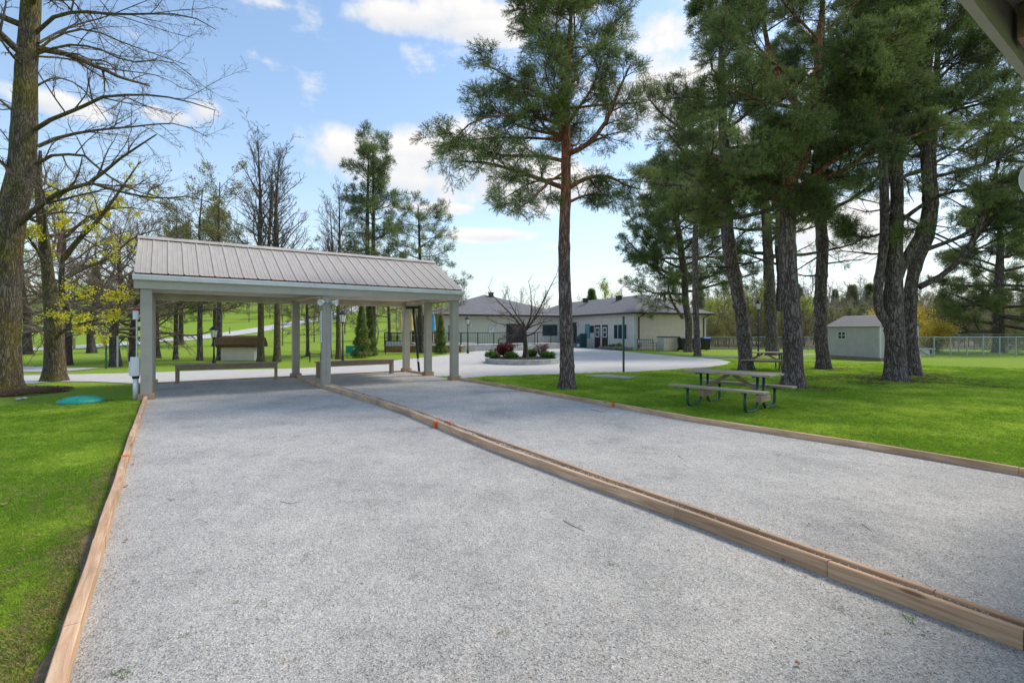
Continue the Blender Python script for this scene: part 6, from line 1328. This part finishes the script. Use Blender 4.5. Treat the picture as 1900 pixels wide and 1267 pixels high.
M['debris'] = mat('dark_debris', (.22, .17, .12), .9, .3, 9, col2=(.10, .085, .06))
tag(link('debris', np_mesh('debris', np.stack([A2 - S2, A2 + S2, B2_ + S2, B2_ - S2], 1).reshape(-1, 3), np.arange(4 * m_).reshape(-1, 4), M['debris'])), 'fine dry needles and bark bits strewn over the gravel courts', 'debris', None, 'stuff')
def strip_ok(x, y):
    a, b_ = toab(x, y); i = np.array([1]); return (a > 3.99) & (a < 4.15) & (b_ < 0) & (b_ > -13)
n_ = 9000; t_ = rg.random(n_)
Pp = np.array([tuple(p) for p in A_]); seg = np.concatenate([[0], np.cumsum(np.linalg.norm(np.diff(Pp, axis=0), axis=1))]); u_ = seg[-1] * t_; cx = np.interp(u_, seg, Pp[:, 0]); cy = np.interp(u_, seg, Pp[:, 1])
Bq_ = np.array([tuple(p) for p in B0]); sb = np.array([toab(p.x, p.y)[1] for p in B0]); ob_ = np.array([toab(p.x, p.y)[0] for p in B0]); sa = np.array([toab(p.x, p.y)[1] for p in A_]); oa = np.array([toab(p.x, p.y)[0] for p in A_])
gb = toab(cx, cy)[1]; gap = np.interp(-gb, -sb, ob_) - np.interp(-gb, -sa, oa); off = .045 + np.maximum(gap - .05, .004) * rg.random(n_); xs_ = cx + V.x * off; ys_ = cy + V.y * off; s = rg.uniform(.004, .010, n_) * np.clip(cy / 6, .7, 1.6)
base = np.array([[1, 0, 0], [0, 1, 0], [-1, 0, 0], [0, -1, 0], [0, 0, .8], [0, 0, -.6]]); v = base[None] * (s[:, None] * rg.uniform(.6, 1.3, (n_, 6)))[..., None]
Vt = v + np.stack([xs_, ys_, .085 + rg.uniform(-.012, .012, n_) + .02 * nz2d(xs_, ys_, 1.7)], 1)[:, None]; f = np.array([[0, 1, 4], [1, 2, 4], [2, 3, 4], [3, 0, 4], [1, 0, 5], [2, 1, 5], [3, 2, 5], [0, 3, 5]])
o = link('gravel', np_mesh('gravel', Vt.reshape(-1, 3), (f[None] + (np.arange(n_) * 6)[:, None, None]).reshape(-1, 3), M['peb'])); tag(o, 'pale pebbles filling the gap between the two middle timber edgings', 'gravel', None, 'stuff')
vs = []; fs = []
for i in range(len(A_)):
    for q in (.03, .03 + max(.02, float(np.interp(-toab(A_[i].x, A_[i].y)[1], -sb, ob_)) - toab(A_[i].x, A_[i].y)[0])): p = A_[i] + V * q; vs.append((p.x, p.y, .075))
MB().add(vs, [(2 * i, 2 * i + 1, 2 * i + 3, 2 * i + 2) for i in range(len(A_) - 1)]).obj('pebble_bed', M['gravel'])['kind'] = 'structure'
M['litter2'] = mat('bare_earth', (.27, .20, .12), .95, .3, 14, .6, 60, col2=(.13, .095, .055))
# bare soil strip along the left board
vs = []; 
for i in range(60):
    t = i / 59; bb = -.2 - t * 13.5; c = ab(.0, bb); j = .03 + .12 * abs(mnoise.noise((bb * 1.1, 3, 1))) + .06 * max(0, mnoise.noise((bb * 4, 8, 1)))
    k2 = None
    # follow the measured board
    best_ = min(range(len(LP) - 1), key=lambda q: abs(toab((LP[q].x + LP[q + 1].x) / 2, (LP[q].y + LP[q + 1].y) / 2)[1] - bb)); A1, A2 = LP[best_], LP[best_ + 1]; b1_, b2_ = toab(A1.x, A1.y)[1], toab(A2.x, A2.y)[1]
    w_ = (bb - b1_) / (b2_ - b1_); c = A1.lerp(A2, w_); p = c - V * (.03); q = c - V * (.07 + j); vs += [(p.x, p.y, .016), (q.x, q.y, .008)]
MB().add(vs, [(2 * i, 2 * i + 1, 2 * i + 3, 2 * i + 2) for i in range(59)]).obj('bare_soil', M['litter2'])['kind'] = 'structure'
# litter discs of pine needles under the trees, mulch round the maple
def litter(name, label, c, n, rad, m_, L=.06, z=0.004):
    r = rad * rg.random(n) ** .75; a = rg.random(n) * 6.28; x = c.x + r * np.cos(a) * 1.25; y = c.y + r * np.sin(a); th = rg.random(n) * 6.28; l = L * (.5 + rg.random(n)); w = .004 * max(1, c.y / 9) 
    A = np.stack([x, y, np.full(n, z) + rg.random(n) * .018], 1); Bq = A + np.stack([np.cos(th) * l, np.sin(th) * l, (rg.random(n) - .4) * .02], 1); s_ = np.stack([-np.sin(th) * w, np.cos(th) * w, np.full(n, .003)], 1)
    Vt = np.stack([A - s_, A + s_, Bq + s_, Bq - s_], 1).reshape(-1, 3); o = link(name, np_mesh(name, Vt, np.arange(4 * n).reshape(-1, 4), m_)); tag(o, label, 'litter', None, 'stuff')
M['litter'] = mat('needle_litter', (.19, .11, .06), .9, .3, 9, col2=(.09, .05, .03))
litter('needle_litter', 'brown needle litter round the foot of the thick three-stemmed pine', b5, 9000, 2.4, M['litter'])
litter('needle_litter', 'brown needle litter round the foot of the forked pine', b1, 2600, 1.1, M['litter'])
litter('needle_litter', 'brown needle litter round the crooked pine', b6, 2600, 1.3, M['litter'])
litter('needle_litter', 'brown needle litter round the straight pine by the shed', b4, 2000, 1.1, M['litter'])
vs = [(0, 0, .10)] + [(1.35 * (1 + .2 * math.sin(k * 1.3)) * math.cos(k * math.pi / 12), 1.1 * (1 + .15 * math.sin(k * 2.1)) * math.sin(k * math.pi / 12), .0) for k in range(24)] + [(.7 * math.cos(k * math.pi / 12), .7 * math.sin(k * math.pi / 12), .085) for k in range(24)]
tag(MB().add(vs, [(0, 25 + k, 25 + (k + 1) % 24) for k in range(24)] + [(25 + k, 1 + k, 1 + (k + 1) % 24, 25 + (k + 1) % 24) for k in range(24)]).obj('mulch', M['mulch'], None, True, loc=(bm0.x, bm0.y, 0)), 'dark bark mulch mound round the big maple', 'mulch', None, 'stuff')
litter('mulch', 'chips and dead leaves on the mulch round the big maple', bm0, 9000, 1.25, M['mulch2'] if 'mulch2' in M else M['litter'], .05, .03)
for i, (px, py, s) in enumerate(((36, 742, .07), (46, 740, .05))):
    mb = MB().lathe([(0, 0), (s, .01), (s * 1.1, s * .5), (s * .6, s * .8), (0, s * .85)], 8); tag(mb.obj('rock', M['white'] if i else M['concrete'], loc=at(px, py)), ['larger pale rock on the mulch by the big maple', 'smaller white rock on the mulch by the big maple'][i], 'rock')
# weeds, dead leaves and twigs lying on the gravel
M['deadleaf'] = mat('dead_leaf', (.38, .19, .11), .8, .2, 20)
def weed(label, px, py, s, n=26, m_='greenleaf'):
    p = at(px, py); a = rg.random(n) * 6.28; l = s * (.4 + rg.random(n) * .8); bx = rg.normal(size=n) * s * .35; by = rg.normal(size=n) * s * .35
    A = np.stack([bx, by, np.full(n, .01)], 1); l = l * .6; T = A + np.stack([np.cos(a) * l, np.sin(a) * l, l * rg.uniform(.2, .7, n)], 1); sd_ = np.stack([-np.sin(a), np.cos(a), a * 0], 1) * .0025
    Vt = np.stack([A - sd_, A + sd_, T], 1).reshape(-1, 3); o = link('weed', np_mesh('weed', Vt, np.arange(3 * n).reshape(-1, 3), M[m_], tint=rg.random(n)), None, p); tag(o, label, 'weed')
for i, (px, py, s, lb) in enumerate(((1190, 935, .10, 'sparse weed at the foot of the front timber edging'), (1560, 1135, .05, 'small green weed on the gravel near the front edging'), (1685, 1150, .06, 'weed patch close under the front edging at lower right'), (1690, 1162, .04, 'tiny weed beside the lower right patch'),
                                 (1645, 1180, .03, 'small weed left of the lower right patch'), (1715, 1184, .03, 'small weed below the lower right patch'), (343, 1183, .03, 'tuft of green on the gravel in the lower left'), (218, 1252, .05, 'green tuft at the lower left beside the timber edging'),
                                 (435, 1122, .03, 'green speck on the gravel in the lower middle left'), (230, 1258, .05, 'second green tuft by the lower left edging'), (318, 930, .05, 'faint weeds on the gravel in the left court'), (1132, 1050, .04, 'small weed in the middle of the front court'), (670, 1085, .025, 'tiny green weed left of the court centre'))):
    weed(lb, px, py, s)
def dleaf(label, px, py, s):
    p = at(px, py, .02); n = 5; vs = [(0, 0, .006)] + [(s * (1 + .35 * (k % 2)) * math.cos(k * .785), s * (1 + .35 * (k % 2)) * .8 * math.sin(k * .785), .002 + .006 * ((k * 7) % 3)) for k in range(8)]
    tag(MB().add(vs, [(0, 1 + k, 1 + (k + 1) % 8) for k in range(8)]).obj('dead_leaf', M['deadleaf'], loc=p), label, 'leaf')
for px, py, s, lb in ((233, 1003, .014, 'orange dead leaf on the gravel beside the left edging'), (233, 902, .02, 'dead orange leaf against the left edging'), (245, 862, .018, 'reddish leaf by the paint mark on the left edging'), (1453, 1040, .014, 'brown leaf under the middle edging by the joint'), (1502, 973, .01, 'small red leaf on the rear court'), (1480, 1232, .012, 'pale reddish leaf at the bottom right of the gravel'), (8, 935, .02, 'orange leaf on the left lawn')):
    dleaf(lb, px, py, s)
def stick(label, pts, r=.004):
    P = [at(a, b_, .014) for a, b_ in pts]; o = P[0]; tag(MB().tube([p - o for p in P], [r] * (len(P) - 1) + [r * .4], 5).obj('twig', M['twigbrown'], loc=o), label, 'twig')
stick('dry twig lying on the gravel below the middle edging', [(1045, 965), (1062, 975), (1085, 985)]); stick('small twig on the gravel left of the court centre', [(520, 930), (540, 934), (556, 930)], .003)
stick('thin twig on the rear court near the top right', [(1258, 845), (1268, 852)], .004); stick('twig lying by the orange mark on the rear court', [(1095, 760), (1118, 764), (1130, 758)], .006); stick('short dark twig on the rear court right side', [(1600, 972), (1618, 986)], .004)
print('tris', NT, g1, g2)
